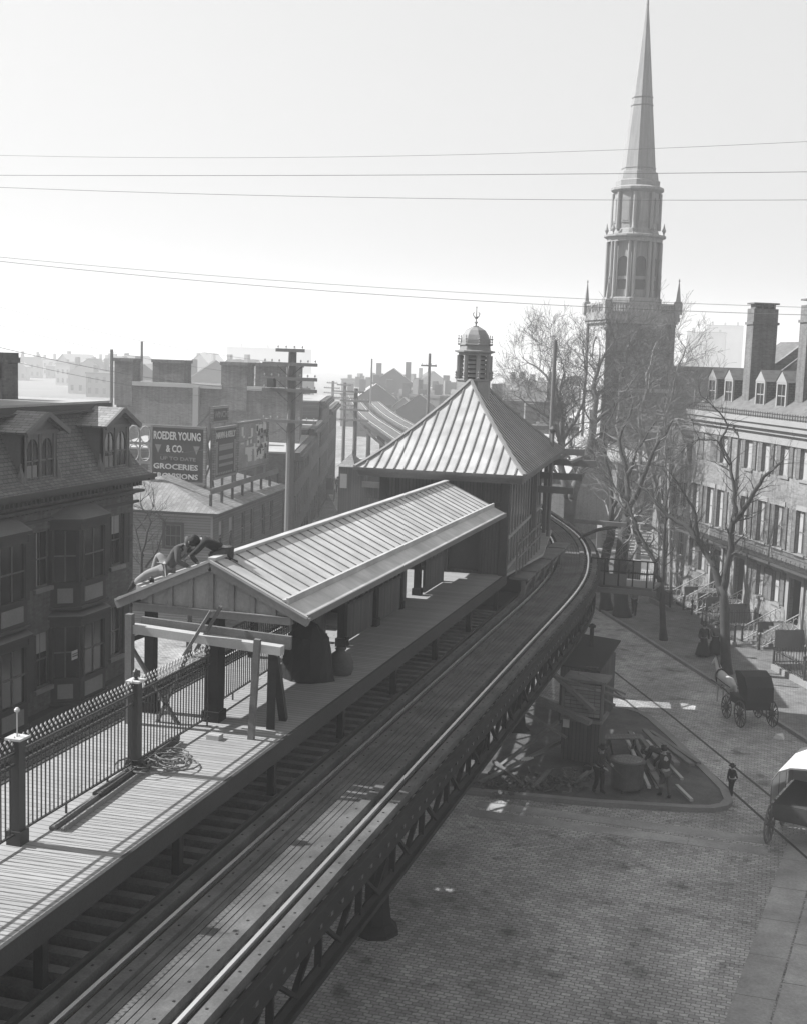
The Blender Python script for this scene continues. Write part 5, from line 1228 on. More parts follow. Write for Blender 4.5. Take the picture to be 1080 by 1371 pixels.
for lab, px, x2, top in (('pale slender pole tree nearest the row house doors', 898, 894, 600), ('pale slender pole tree next to the porch balustrade', 882, 880, 680)):
    q = atZ(px, 812, 0); b = (q.x, q.y, 0); y = q.y
    bare_tree(lab, b, L3(y, [(px, 812, 0, .12, b), (px-1, 760, 0, .09, b), (x2, top+20, 0, .07, b)]), [L3(y, [(x2, top+40, 0, .06, b), (x2-3, top-10, 0, .04, b), (x2+8, top-40, 0, .02, b)]), L3(y, [(x2, top+60, 0, .05, b), (x2+12, top+20, 0, .03, b)])], px, bark='bark_lt', twig='twig_lt', depth=2, n0=2, tl=.7)

# ================================================================== POLES AND WIRES
def power_pole(label, base, H, r, arms, grp=None, aw=2.4, rz=0, braces=True):
    t = thing('power_pole', label, 'utility pole', base, rz, grp)
    g = MB(); g.tube([(0, 0, 0), (0, 0, H)], [r*1.25, r], 10); g.build('shaft', 'pole', t)
    for z, w in arms:
        g = MB(); g.box(-w/2, w/2, -r-.15, -r-.01, z-.08, z+.08); a_ = g.build('cross_arm', 'trim_md', t)
        g = MB(); n = max(2, int(w/.36))
        for k in range(n):
            x = -w/2+.1+(w-.2)*k/(n-1)
            if abs(x) > r: g.lathe([(.015, 0), (.015, .06), (.045, .08), (.045, .13), (.02, .17)], 6, (x, -r-.07, z+.06))
        g.build('insulator', 'insul', a_)
        if braces and w > 1.6:
            g = MB()
            for s in (-1, 1): g.beam((s*w*.24, -r-.07, z-.06), (s*r*.5, -r-.03, z-.55), .04, .02)
            g.build('arm_brace', 'trim_dk', a_)
    return t
Yp = 57.5; q = atY(392, 467, Yp); H = q.z
zz = lambda py: atY(392, py, Yp).z
pp = power_pole('massive foreground power pole with five loaded cross arms over the left street', (q.x, Yp, 0), H, .2, [(zz(469), 1.5), (zz(487.5), 2.9), (zz(507), 2.9), (zz(522.5), 2.9), (zz(564), 2.9)], None, rz=rad(-4))
g = MB(); g.box(-1.1, -.75, -.5, -.2, zz(522)+.1, zz(510)+.1); g.build('fuse_box', 'trim_dk', pp)
for i, (px, py, Y, lab) in enumerate(((477, 520, 106, 'nearest of the hazy power poles down the left street'), (462, 512, 148, 'middle one of the hazy power poles down the left street'), (446, 510, 190, 'farthest hazy power pole, thin and pale, down the left street'))):
    q = atY(px, py, Y); power_pole(lab, (q.x, Y, 0), q.z, .17+.02*i, [(q.z-.3, 1.9), (q.z-1.1, 2.9), (q.z-1.9, 2.9), (q.z-2.8, 2.9)], 'power poles down the left street', rz=rad(-10), braces=False)
for lab, px, py, Y, r, arms in (('tall plain mast rising between the station house and the bare tree', 743, 455, 62, .10, []), ('lone thin pole with one short arm in the haze left of the station roof', 575, 473, 120, .14, [(0, 1.6)]), ('faint thin mast far off above the distant street', 498, 480, 210, .16, []), ('slim mast behind the billboards on the left', 190, 457, 110, .12, [])):
    q = atY(px, py, Y); power_pole(lab, (q.x, Y, 0), q.z, r, [(q.z-1.2, w) for _, w in arms])
def wire(label, a, b_, sag, r=.012, grp='overhead wires'):
    a = Vector(a); b_ = Vector(b_); t = MB()
    t.tube([(a.lerp(b_, k/14)-a)-Vector((0, 0, sag*4*(k/14)*(1-k/14))) for k in range(15)], r*.8, 4)
    o = t.build('overhead_wire', 'wire'); o.location = a; tag(o, label, 'wire', grp)
def wpx(label, p0, p1, Y0, Y1, sag=.2, r=.012):
    # carried well past the frame edges to their poles
    A = atY(p0[0], p0[1], Y0); B = atY(p1[0], p1[1], Y1); wire(label, A, B, sag, r)
wpx('highest wire across the open sky', (-60, 206), (1140, 186), 34, 34, .25, .006)
wpx('second highest wire across the sky, crossing the spire foot', (-60, 234), (1140, 229), 34, 34, .05, .009)
wpx('third wire across the sky, dipping to cross the belfry drum', (-60, 248), (1140, 267), 34, 34, .15, .008)
wpx('upper of the twin wires sloping down to the church balustrade', (-60, 338), (1140, 413), 34, 40, .25, .008)
wpx('lower of the twin wires sloping down to the church balustrade', (-60, 343), (1140, 423), 34, 40, .3, .010)
wpx('dark wire falling from the upper picture edge towards the big power pole', (-40, 455), (372, 523), 40, 57.4, .35, .012)
wpx('wire just above the mansard roof running to the big power pole', (-40, 470), (372, 540), 40, 57.4, .3, .009)
wpx('pale wire looping in front of the billboards to the big power pole', (215, 608), (380, 573), 50, 57.4, .25, .014)
wpx('thin high wire running over the warehouse chimneys to the pole top', (-40, 400), (382, 486), 40, 57.4, .3, .008)
wpx('second thin high wire over the warehouse chimneys to the pole', (-40, 425), (376, 505), 40, 57.4, .3, .007)

# ================================================================== STREET LIFE
def skin_mesh(name, verts, edges, m, par, sub=1):
    """one continuous surface grown over a jointed skeleton: verts [(x,y,z,r)...], root first"""
    me = bpy.data.meshes.new(name); me.from_pydata([v[:3] for v in verts], edges, [])
    o = bpy.data.objects.new(name, me); COL.objects.link(o)
    md = o.modifiers.new('s', 'SKIN'); md.use_smooth_shade = True
    for k, v in enumerate(verts):
        sv = me.skin_vertices[0].data[k]; r = v[3]; sv.radius = (r, r) if not hasattr(r, '__len__') else r; sv.use_root = (k == 0)
    md2 = o.modifiers.new('d', 'SUBSURF'); md2.levels = sub; md2.render_levels = sub
    bpy.context.view_layer.update(); dg = bpy.context.evaluated_depsgraph_get()
    nm = bpy.data.meshes.new_from_object(o.evaluated_get(dg)); bpy.data.objects.remove(o)
    nm.name = name; nm.materials.clear(); nm.materials.append(M[m])
    nm.polygons.foreach_set('use_smooth', [True]*len(nm.polygons))
    o = bpy.data.objects.new(name, nm); COL.objects.link(o); o.parent = par
    return o
def person(label, loc, rz, J, coat='cloth_dk', legs='cloth_dk', hat='cap', skirt=False, sc=1.0, hold=None, hair='cloth_dk'):
    """J: joint dictionary in metres, person faces -y. pelvis, chest, neck, head, sh/el/ha L/R, hip/kn/an/to L/R"""
    t = thing('person', label, 'person', loc, rz); t.scale = (sc, sc, sc); sub_ = 1
    V = lambda k: Vector(J[k])
    def arm(s):
        sh, el, ha = V('sh'+s), V('el'+s), V('ha'+s); d = (ha-el).normalized(); side = d.cross(Vector((0, 0, 1)));
        side = side.normalized() if side.length > .1 else Vector((1, 0, 0))
        dn = d.cross(side).normalized()
        vs = [(*sh, .055), (*el, .042), (*(ha-d*.02), .028), (*(ha+d*.04), .034)]; fin = []
        for k in range(5):
            if k < 4: o = side*(.03-.02*k); a = ha+d*(.085)+o; b_ = a+(d*.03+dn*.018)*(1.1-.12*abs(k-1)); c = b_+(d*.012+dn*.024)
            else: a = ha+d*.03+side*.045; b_ = a+d*.03+side*.012; c = b_+d*.022+dn*.006
            fin.append([(*a, .010), (*b_, .009), (*c, .007)])
        return vs, fin
    hd = V('head'); nk = V('neck'); ud = (hd-nk).normalized()
    fw = Vector(J.get('face', (0, -1, 0))).normalized(); fw = (fw-ud*fw.dot(ud)).normalized()
    vs = [(*V('pelvis'), (.15, .11)), (*V('chest'), (.165, .115)), (*nk, .055), (*(hd-ud*.055+fw*.015), .070), (*(hd+ud*.03), .088), (*(hd+ud*.085), .070)]
    ed = [(0, 1), (1, 2), (2, 3), (3, 4), (4, 5)]
    for s in ('L', 'R'):
        av, fin = arm(s); b0 = len(vs); vs += av; ed += [(1, b0), (b0, b0+1), (b0+1, b0+2), (b0+2, b0+3)]
        for f in fin: b1 = len(vs); vs += f; ed += [(b0+3, b1), (b1, b1+1), (b1+1, b1+2)]
        b0 = len(vs); vs += [(*V('hip'+s), .095), (*V('kn'+s), .062), (*V('an'+s), .042), (*V('to'+s), .04)]; ed += [(0, b0), (b0, b0+1), (b0+1, b0+2), (b0+2, b0+3)]
    body = skin_mesh('body', vs, ed, 'skin', t)
    # clothing
    cv = [(*V('pelvis'), (.17, .135)), (*((V('pelvis')+V('chest'))/2), (.165, .13)), (*V('chest'), (.19, .14)), (*(nk-ud*.05), (.10, .09))]; ce = [(0, 1), (1, 2), (2, 3)]
    for s in ('L', 'R'):
        sh, el, ha = V('sh'+s), V('el'+s), V('ha'+s); b0 = len(cv); cv += [(*sh, .078), (*el, .062), (*el.lerp(ha, .86), .05)]; ce += [(2, b0), (b0, b0+1), (b0+1, b0+2)]
    skin_mesh('coat', cv, ce, coat, t)
    if skirt:
        g = MB(); p = V('pelvis'); g.lathe([(.16, 0), (.2, -.15), (.30, -.5), (.40, -.88), (.38, -.9)], 14, (p.x, p.y, p.z+.05)); g.build('skirt', legs, t, True)
    else:
        cv = [(*V('pelvis'), (.165, .13))]; ce = []
        for s in ('L', 'R'):
            b0 = len(cv); cv += [(*V('hip'+s), .115), (*V('kn'+s), .085), (*V('kn'+s).lerp(V('an'+s), .92), .075)]; ce += [(0, b0), (b0, b0+1), (b0+1, b0+2)]
        skin_mesh('trousers', cv, ce, legs, t)
    g = MB()
    for s in ('L', 'R'):
        a, b_ = V('an'+s), V('to'+s); g.tube([a+Vector((0, 0, .06)), a, a.lerp(b_, .5)-Vector((0, 0, .0)), b_+(b_-a)*.25], [.055, .06, .055, .035], 8)
    g.build('boots', 'cloth_dk', t, True)
    q = ud.to_track_quat('Z', 'Y').to_matrix().to_4x4(); X = Matrix.Translation(hd+ud*.02) @ q
    g = MB(X)
    if hat == 'cap': g.lathe([(.098, .03), (.115, .06), (.12, .10), (.09, .135), (.02, .145)], 12); g.build('cap', hair, t, True); g = MB(); c = hd+ud*.06+fw*.1; sd_ = ud.cross(fw); g.hexa([c-sd_*.07, c+sd_*.07, c+fw*.06+sd_*.05, c+fw*.06-sd_*.05], [c-sd_*.07+ud*.012, c+sd_*.07+ud*.012, c+fw*.06+sd_*.05+ud*.012, c+fw*.06-sd_*.05+ud*.012]); g.build('cap_peak', hair, t)
    else: g.lathe([(.19, .05), (.19, .062), (.105, .066), (.10, .16), (.08, .17), (.02, .165)], 14); g.build('brimmed_hat', hair, t, True)
    g = MB(X); g.lathe([(.088, -.045), (.101, -.01), (.103, .04), (.09, .06)], 12, (-fw.x*.012, -fw.y*.012, 0)); g.build('hair', hair, t, True)
    # features
    sd_ = ud.cross(fw); g = MB(); c = hd+fw*.088
    g.hexa([c-ud*.035-sd_*.014, c-ud*.035+sd_*.014, c-ud*.03+fw*.024], [c+ud*.015-sd_*.007, c+ud*.015+sd_*.007, c+ud*.012+fw*.006]); 
    g.build('nose', 'skin', t)
    g = MB()
    for s in (-1, 1): e = c+ud*.018+sd_*.032*s-fw*.006; g.lathe([(.004, -.007), (.010, 0), (.004, .007)], 6, e)
    g.build('eyes', 'cloth_dk', t); g = MB(); e = c-ud*.058-fw*.006; g.beam(e-sd_*.022, e+sd_*.022, .010, .008); g.build('mouth', 'trim_md', t)
    g = MB()
    for s in (-1, 1): e = hd+sd_*s*.088-fw*.01; g.lathe([(.006, -.03), (.016, -.01), (.018, .015), (.006, .03)], 6, e)
    g.build('ears', 'skin', t)
    return t
def standing(lean=0.0, stride=.0, armL=None, armR=None, face=(0, -1, -.1)):
    f = -lean
    J = dict(pelvis=(0, 0, .93), chest=(0, f*.45-.0, 1.30), neck=(0, f*.62, 1.47), head=(0, f*.74-.01, 1.61), face=face)
    for s, k in (('L', 1), ('R', -1)):
        J['sh'+s] = (k*.19, f*.55, 1.41); J['el'+s] = (k*.24, f*.45+.02*k*stride, 1.13); J['ha'+s] = (k*.23, f*.5-.12-.1*k*stride, .90)
        J['hip'+s] = (k*.09, 0, .88); J['kn'+s] = (k*.10, -.05-.16*stride*k, .49); J['an'+s] = (k*.10, .03-.30*stride*k, .09); J['to'+s] = (k*.11, -.10-.30*stride*k, .04)
    if armL: J['elL'], J['haL'] = armL
    if armR: J['elR'], J['haR'] = armR
    return J
# two roofers on the canopy rake (sitting on the left slope at the gable edge)
def roofz(x): return ZR-(ZR-ZE)*abs(x-CX)/CW+.0
def roofer(label, x, y, rz, J, **k): return person(label, (x, y, roofz(x)), rz, J, **k)
# reclining worker: faces +x locally via rz ; coordinates: -y is forward (uphill)
J = dict(pelvis=(0, .28, .10), chest=(0, -.02, .46), neck=(0, -.17, .60), head=(0, -.29, .68), face=(0, -.5, -1),
         shL=(.18, -.08, .56), elL=(.24, -.18, .32), haL=(.14, -.38, .22), shR=(-.18, -.08, .56), elR=(-.26, -.12, .30), haR=(-.10, -.34, .18),
         hipL=(.09, .32, .10), knL=(.12, .55, .36), anL=(.13, .72, -.22), toL=(.14, .86, -.32), hipR=(-.09, .32, .09), knR=(-.14, .64, -.02), anR=(-.12, .98, -.28), toR=(-.10, 1.09, -.40))
roofer('roofer in pale trousers and dark cap sprawled along the gable edge of the canopy', -4.02, 22.95, rad(86), J, coat='cloth_md', legs='cloth_lt')
J = dict(pelvis=(0, .28, .22), chest=(0, -.06, .42), neck=(0, -.22, .44), head=(0, -.35, .42), face=(0, -.4, -1),
         shL=(.18, -.12, .44), elL=(.28, -.28, .26), haL=(.16, -.44, .12), shR=(-.18, -.12, .44), elR=(-.28, -.24, .24), haR=(-.14, -.44, .12),
         hipL=(.09, .30, .2), knL=(.18, -.02, .12), anL=(.16, .40, .04), toL=(.16, .52, .02), hipR=(-.09, .30, .2), knR=(-.18, -.02, .12), anR=(-.16, .40, .04), toR=(-.16, .52, .02))
roofer('second roofer bent double beside the ridge, dark coat and dull cap', -3.42, 23.15, rad(-62), J, coat='cloth_dk', legs='cloth_md', hair='cloth_md')
# labourers on the island
def gl(px, py, z=.13): q = atZ(px, py, z); return (q.x, q.y, z)
J = standing(.12, .3, armL=((.26, -.2, 1.15), (.14, -.42, 1.12)), armR=((-.28, -.1, 1.14), (-.12, -.36, 1.0)))
t = person('labourer stirring the tar kettle with a pole, dark clothes and brimmed hat', gl(800, 1062), rad(58), J, hat='brim', sc=1.0)
g = MB(); g.tube([(-.1, -.3, 1.25), (.2, -.85, .8)], .018, 6); g.build('stirring_pole', 'darkwood', t)
J = standing(.30, .5, armL=((.26, -.42, 1.15), (.16, -.58, .9)), armR=((-.28, -.40, 1.12), (-.14, -.55, .85)), face=(0, -.6, -.8))
person('labourer standing over the timber pile in worn grey trousers', gl(889, 1068), rad(-150), J, coat='cloth_dk', legs='cloth_md', hat='brim')
J = dict(pelvis=(0, .1, .86), chest=(0, -.30, 1.02), neck=(0, -.48, .98), head=(0, -.60, .90), face=(0, -.3, -1),
         shL=(.18, -.40, 1.0), elL=(.22, -.48, .72), haL=(.14, -.60, .50), shR=(-.18, -.40, 1.0), elR=(-.22, -.48, .72), haR=(-.14, -.60, .48),
         hipL=(.09, .1, .8), knL=(.13, -.04, .46), anL=(.15, .12, .09), toL=(.16, 0, .04), hipR=(-.09, .1, .8), knR=(-.13, -.02, .46), anR=(-.14, .16, .09), toR=(-.15, .04, .04))
person('labourer stooping low behind his mate to lift a plank', gl(884, 1040), rad(-100), J, hat='brim')
person('small boy in dark coat and hat standing in the road off the island corner', gl(978, 1066, 0), rad(-40), standing(.02, .3, armL=((.32, -.05, 1.2), (.5, -.1, 1.1))), hat='brim', sc=.66)
person('woman in long black dress walking on the footway behind the tree', gl(940, 879), rad(20), standing(.05, .3), skirt=True, hat='brim')
person('second woman in long dark dress, nearer the garden fences', gl(956, 877), rad(10), standing(.04, .2), skirt=True, hat='brim', coat='cloth_md')
person('man in pale shirt striding past the curved corner fence', gl(848, 823), rad(0), standing(.08, 1.0), coat='cloth_lt', hat='brim')

def wheel(par, c, r, ax='x', w=.06, n=14, nm='wheel', m='trim_md'):
    g = MB(); R_ = Matrix.Translation(c)@(Matrix.Rotation(PI/2, 4, 'Y') if ax == 'x' else Matrix.Rotation(PI/2, 4, 'X')); g.X = R_
    pts = [(r*math.cos(2*PI*k/28), r*math.sin(2*PI*k/28), 0) for k in range(29)]
    g.tube(pts, w*.55, 6, cap=False); g.lathe([(.09, -.12), (.12, -.05), (.12, .05), (.09, .12)], 10)
    o = g.build(nm, m, par)
    g = MB(R_)
    for k in range(n): a_ = 2*PI*k/n; g.beam((.1*math.cos(a_), .1*math.sin(a_), 0), (r*math.cos(a_), r*math.sin(a_), 0), .035, .03)
    g.build('spokes', m, o)
# white canvas topped delivery wagon entering at the picture edge
q = atZ(1035, 1139, 0)
t = thing('delivery_wagon', 'horse-drawn delivery wagon with white canvas top cut by the picture edge', 'wagon', (q.x+.55, q.y+1.4, 0), rad(-14))
g = MB(); g.box(-.35, 1.5, -1.3, 1.5, 1.0, 1.45); g.box(-.3, 1.45, -1.25, 1.45, .9, .999); g.build('wagon_body', 'trim_dk', t)
g = MB()
arc = [(-.42, 1.46), (-.42, 2.2), (-.25, 2.5), (.1, 2.68), (.58, 2.74), (1.05, 2.68), (1.4, 2.5), (1.57, 2.2), (1.57, 1.46)]
for (xa, za), (xb, zb) in zip(arc, arc[1:]):
    for y0 in (-1.35,): g.hexa([(xa, y0, za), (xb, y0, zb), (xb, 1.45, zb), (xa, 1.45, za)], [(xa, y0, za+.02), (xb, y0, zb+.02), (xb, 1.45, zb+.02), (xa, 1.45, za+.02)])
g.hexa([(x, 1.4, z) for x, z in arc], [(x, 1.44, z) for x, z in arc]); g.build('canvas_top', 'canvas', t)
g = MB()
for k in range(4): y0 = -1.33+k*.92; g.tube([(x*1.0+(.01 if x > .5 else -.01), y0, z-.03) for x, z in arc], .022, 5, cap=False)
g.build('hoops', 'midwood', t)
for x in (-.52, 1.66):
    for y0, r in ((-.85, .62), (1.0, .5)): wheel(t, (x, y0, r), r, 'x')
# dark buggy with white horse
q = atZ(1003, 968, 0); an = math.atan2(.896, -.444)-PI/2
t = thing('hooded_buggy', 'dark hooded buggy by the kerb behind a white horse', 'buggy', (q.x, q.y, 0), an)
g = MB(); g.box(-.55, .55, -.7, .9, .75, 1.1); g.box(-.5, .5, -.7, -.55, 1.1, 1.6); g.build('buggy_body', 'cloth_dk', t)
arc = [(-.85, 1.1), (-.8, 1.7), (-.5, 2.1), (0, 2.25), (.45, 2.15)]
g = MB()
for (ya, za), (yb, zb) in zip(arc, arc[1:]): g.hexa([(-.6, ya, za), (.6, ya, za), (.6, yb, zb), (-.6, yb, zb)], [(-.6, ya, za+.03), (.6, ya, za+.03), (.6, yb, zb+.03), (-.6, yb, zb+.03)])
for x in (-.6, .57): g.hexa([(x, ya, za) for ya, za in arc]+[(x, -.1, 1.3)], [(x+.03, ya, za) for ya, za in arc]+[(x+.03, -.1, 1.3)])
g.build('hood', 'tar', t)
for x in (-.72, .72):
    for y0, r in ((-.55, .55), (.8, .48)): wheel(t, (x, y0, r), r, 'x', .045, m='trim_dk')
g = MB()
for x in (-.3, .3): g.tube([(x, .9, .75), (x*1.1, 2.0, .95), (x*1.1, 3.4, 1.0)], .03, 6)
g.build('shafts', 'trim_dk', t)
hX = Matrix.Translation((q.x, q.y, 0)) @ Matrix.Rotation(an, 4, 'Z'); hp = hX @ Vector((0, 2.45, 0))
t = thing('horse', 'white horse harnessed to the dark buggy by the kerb', 'horse', hp, an)
hv = [(0, 0, 1.18, (.26, .27)), (0, .55, 1.16, (.24, .28)), (0, -.55, 1.18, (.25, .26)), (0, .85, 1.38, .17), (0, 1.15, 1.68, .12), (0, 1.30, 1.82, .11), (0, 1.52, 1.62, .085), (0, 1.66, 1.48, .06), (0, -.80, 1.18, .06), (0, -.92, .95, .05), (0, -.95, .60, .035)]
he = [(0, 1), (0, 2), (1, 3), (3, 4), (4, 5), (5, 6), (6, 7), (2, 8), (8, 9), (9, 10)]
for s in (-1, 1):
    k = len(hv); hv += [(s*.13, .58, .95, .11), (s*.14, .60, .60, .065), (s*.14, .60, .32, .045), (s*.14, .63, .05, .055)]; he += [(1, k), (k, k+1), (k+1, k+2), (k+2, k+3)]
    k = len(hv); hv += [(s*.13, -.55, .92, .15), (s*.14, -.48, .70, .09), (s*.14, -.68, .46, .055), (s*.14, -.62, .22, .042), (s*.14, -.58, .05, .055)]; he += [(2, k), (k, k+1), (k+1, k+2), (k+2, k+3), (k+3, k+4)]
    k = len(hv); hv += [(s*.05, 1.26, 1.98, .02)]; he += [(5, k)]
skin_mesh('body', hv, he, 'horse', t)
g = MB(); g.tube([(0, .82, 1.58), (0, 1.05, 1.84), (0, 1.2, 1.98)], .04, 6); g.build('mane', 'cloth_md', t)
g = MB(); g.tube([(.27*math.cos(2*PI*k/12), .62+.08*math.sin(2*PI*k/12), 1.2+.34*math.sin(2*PI*k/12)) for k in range(13)], .04, 6, cap=False); g.tube([(.26, .6, 1.2), (.28, -.2, 1.15), (.22, -.8, 1.1)], .02, 4); g.tube([(-.26, .6, 1.2), (-.28, -.2, 1.15), (-.22, -.8, 1.1)], .02, 4); g.build('harness', 'cloth_dk', t)
q = gl(1042, 989, 0)
g = MB(); g.hexa([(-.22, -.1, .003), (.2, -.14, .003), (.24, .12, .003), (-.18, .16, .003)], [(-.12, -.06, .2), (.12, -.1, .12), (.16, .08, .22), (-.1, .1, .1)]); o = g.build('crumpled_paper', 'canvas'); o.location = q; tag(o, 'crumpled white paper lying in the gutter beyond the wagon', 'paper')

# ------------------------------------------------------------------ island yard: huts, kettle, lumber
t = thing('tool_hut', 'tall dark boarded tool hut with stovepipe under the edge of the track', 'hut', (-.5, 50.5, .13), rad(-6))
g = MB(); g.box(0, 1.55, 0, 3.2, 0, 2.5); g.build('hut_wall', 'stain', t)
g = MB(); g.hexa([(-.12, -.15, 2.45), (1.7, -.15, 2.35), (1.7, 3.35, 2.95), (-.12, 3.35, 3.05)], [(-.12, -.15, 2.52), (1.7, -.15, 2.42), (1.7, 3.35, 3.02), (-.12, 3.35, 3.12)]); g.build('hut_roof', 'tar', t)
g = MB(); g.tube([(.7, 2.2, 2.8), (.7, 2.2, 3.7)], .09, 8); g.lathe([(.16, 0), (.16, .08), (.02, .16)], 8, (.7, 2.2, 3.7)); g.build('stovepipe', 'steel', t)
q = atZ(735, 1000, .13); q2 = gl(735, 1025)
t = thing('plank_hut', 'open-sided lean-to of pale planks with a dark box below and loose boards on top', 'hut', (q2[0], q2[1]+.2, .13), rad(-3))
g = MB(); g.box(.35, 1.75, 0, 1.3, .25, 1.75); g.build('lower_box', 'stain', t)
g = MB()
for k in range(6): g.box(.42+k*.22, .62+k*.22, .02, .06, 1.95, 3.15)
g.build('pale_planks', 'clap', t)
g = MB(); g.box(.3, 1.85, -.1, 1.4, 1.751, 1.86); g.box(.3, .4, 0, .1, 1.86, 3.3); g.box(1.75, 1.85, 0, .1, 1.86, 3.3); g.box(.3, 1.9, .07, 1.3, 3.2, 3.3); g.build('lean_to_frame', 'midwood', t)
g = MB(); g.box(1.3, 1.74, .12, 1.2, 1.87, 3.15); g.build('dark_opening', 'tar', t)
g = MB(); g.beam((-.6, -.1, 3.5), (2.6, .2, 2.75), .16, .08); g.beam((.9, -.2, 3.6), (2.55, .5, 2.85), .1, .06); g.beam((-.9, .3, 3.95), (1.6, -.3, 2.3), .22, .14); g.build('loose_boards', 'midwood', t)
g = MB(); g.box(.42, .66, -.13, -.101, 1.5, 1.8); g.build('paper_notice', 'sign_wh', t)
A = atY(640, 905, 47.0)
t = thing('old_window_sash', 'old four-light window sash propped at a slant beside the girder', 'window sash', (atY(645, 905, 46.6).x, 46.6, atY(645, 905, 46.6).z-.9), rad(-30))
g = MB(Matrix.Rotation(rad(-28), 4, 'Y')); 
for x in (0, .5, 1.0): g.box(x-.04, x+.04, -.03, .03, 0, 1.5)
for z in (0, .75, 1.5): g.box(-.04, 1.04, -.028, .028, z-.04, z+.04)
g.build('sash_frame', 'newwood', t)
g = MB(Matrix.Rotation(rad(-28), 4, 'Y')); g.box(.04, .96, -.005, .005, .04, 1.46); g.build('pane', 'glass', t)
q = gl(838, 1058)
t = thing('tar_kettle', 'large rusty round tar kettle on short feet between the labourers', 'kettle', q)
g = MB(); g.lathe([(.50, .12), (.56, .16), (.57, 1.02), (.61, 1.04), (.61, 1.10), (.54, 1.12)], 20); g.build('kettle_drum', 'iron', t, False)
g = MB(); g.lathe([(.55, 1.06), (.5, 1.13), (.2, 1.17), (.02, 1.17)], 20); g.build('kettle_lid', 'walk', t)
for k in range(3): a_ = 2*PI*k/3+.4; g = MB(); g.box(.42*math.cos(a_)-.08, .42*math.cos(a_)+.08, .42*math.sin(a_)-.08, .42*math.sin(a_)+.08, 0, .13); g.build('foot', 'iron', t)
q = gl(812, 1040); t = thing('trestle_bench', 'rough sheet-topped trestle bench behind the kettle', 'bench', (q[0]+.2, q[1]+2.6, .13), .2)
g = MB(); g.hexa([(-.7, -.4, .72), (.6, -.35, .80), (.7, .4, .74), (-.6, .45, .68)], [(-.7, -.4, .76), (.6, -.35, .86), (.7, .4, .80), (-.6, .45, .72)]); g.build('bench_top', 'walk', t)
for x in (-.5, .45):
    for s in (-1, 1): g = MB(); g.beam((x+s*.18, s*.2, 0), (x, s*.12, .72), .06); g.build('leg', 'darkwood', t)
rnd = random.Random(4)
specs = [(846, 985, 880, 1058), (855, 990, 896, 1052), (862, 985, 905, 1040), (838, 1000, 868, 1066), (870, 982, 935, 1030), (850, 1004, 884, 1068), (865, 1000, 912, 1052), (842, 990, 872, 1048), (876, 990, 925, 1036), (905, 1058, 925, 1078)]
names = ['longest pale plank on the island lumber pile', 'plank lying second along the lumber pile', 'squared timber nearest the island kerb in the lumber pile', 'dark timber beside the tar kettle', 'wide board against the slanting island kerb', 'short joist ending by the stooping labourer', 'weathered joist crossing under the pile', 'thin batten along the kettle side of the pile', 'grey board outermost towards the street', 'single stub of timber by the labourer\'s boots']
for k, ((x0, y0, x1, y1), lab) in enumerate(zip(specs, names)):
    A = Vector(gl(x0, y0)); B = Vector(gl(x1, y1)); h = .10+.07*(k % 4)
    g = MB(); g.beam((0, 0, h), B-A+Vector((0, 0, h+.12*(k % 3))), .12+.05*(k % 3), .09); o = g.build('timber', 'midwood' if k % 3 else 'newwood'); o.location = A; tag(o, lab, 'timber', 'lumber pile on the island')
sticks = [(655, 1040, 745, 1000, .9), (640, 1052, 752, 1012, .5), (712, 1060, 735, 1040, .15), (770, 1050, 802, 1035, .25), (700, 1056, 660, 1030, .2)]
names = ['long rough pole slanting up under the girder', 'second rough pole slanting up below the first', 'short board among the scrap by the island kerb', 'thin stick propped towards the tar kettle', 'broken board lying across the scrap heap']
for (x0, y0, x1, y1, dz), lab in zip(sticks, names):
    A = Vector(gl(x0, y0)); B = Vector(gl(x1, y1)); g = MB(); g.beam((0, 0, .1), B-A+Vector((0, 0, .1+dz)), .13, .1); o = g.build('timber', 'midwood'); o.location = A; tag(o, lab, 'timber', 'scrap timber under the girder')
for (a_, b_, w_, lab) in (((706, 930, 45.2), (790, 968, 44.4), .26, 'thick squared timber slanting from the girder down to the plank hut'), ((700, 952, 45.2), (758, 988, 44.6), .11, 'thin strut slanting beneath the thick timber by the hut'), ((744, 905, 46.5), (822, 945, 45.2), .13, 'board poking out over the street from the hut roof')):
    A = atY(*a_); B = atY(*b_); g = MB(); g.beam((0, 0, 0), B-A, w_, w_*.7); o = g.build('timber', 'midwood'); o.location = A; tag(o, lab, 'timber', 'slanting timbers at the plank hut')
g = MB(); rnd = random.Random(9)
for k in range(240):
    px = rnd.choice([rnd.gauss(758, 14), rnd.gauss(690, 26), rnd.gauss(735, 22)]); py = rnd.gauss(1052, 7); q = atZ(px, min(py, 1066), .13); a_ = rnd.random()*PI; l = .06+rnd.random()*.22
    z = .02+max(0, .4-abs(px-758)/60)*rnd.random()+rnd.random()*.1; dx, dy_ = math.cos(a_)*l, math.sin(a_)*l
    g.beam((q.x, q.y, .13+z), (q.x+dx, q.y+dy_, .13+z+rnd.uniform(-.05, .12)), .07+rnd.random()*.06, .035)
tag(g.build('scrap_debris', 'rubble'), kind='stuff')
g = MB()
for k in range(5): q = atZ(697+k*1.6, 1018-3*(k % 2), .9); g.beam((q.x, q.y, .9), (q.x+.25, q.y+.1, 1.0-.1*(k % 2)), .1, .04)
o = g.build('torn_paper', 'sign_wh'); tag(o, 'bright scrap of torn white paper on the poles under the girder', 'paper')
t = thing('dark_bucket', 'black bucket beside the huts at the labourer\'s feet', 'bucket', gl(785, 1040))
g = MB(); g.lathe([(.13, 0), (.17, .32), (.18, .33)], 12); g.build('bucket_body', 'steel', t); g = MB(); g.tube([(.17*math.cos(a_*PI/8), 0, .32+.16*math.sin(a_*PI/8)) for a_ in range(9)], .01, 4); g.build('handle', 'steel', t)

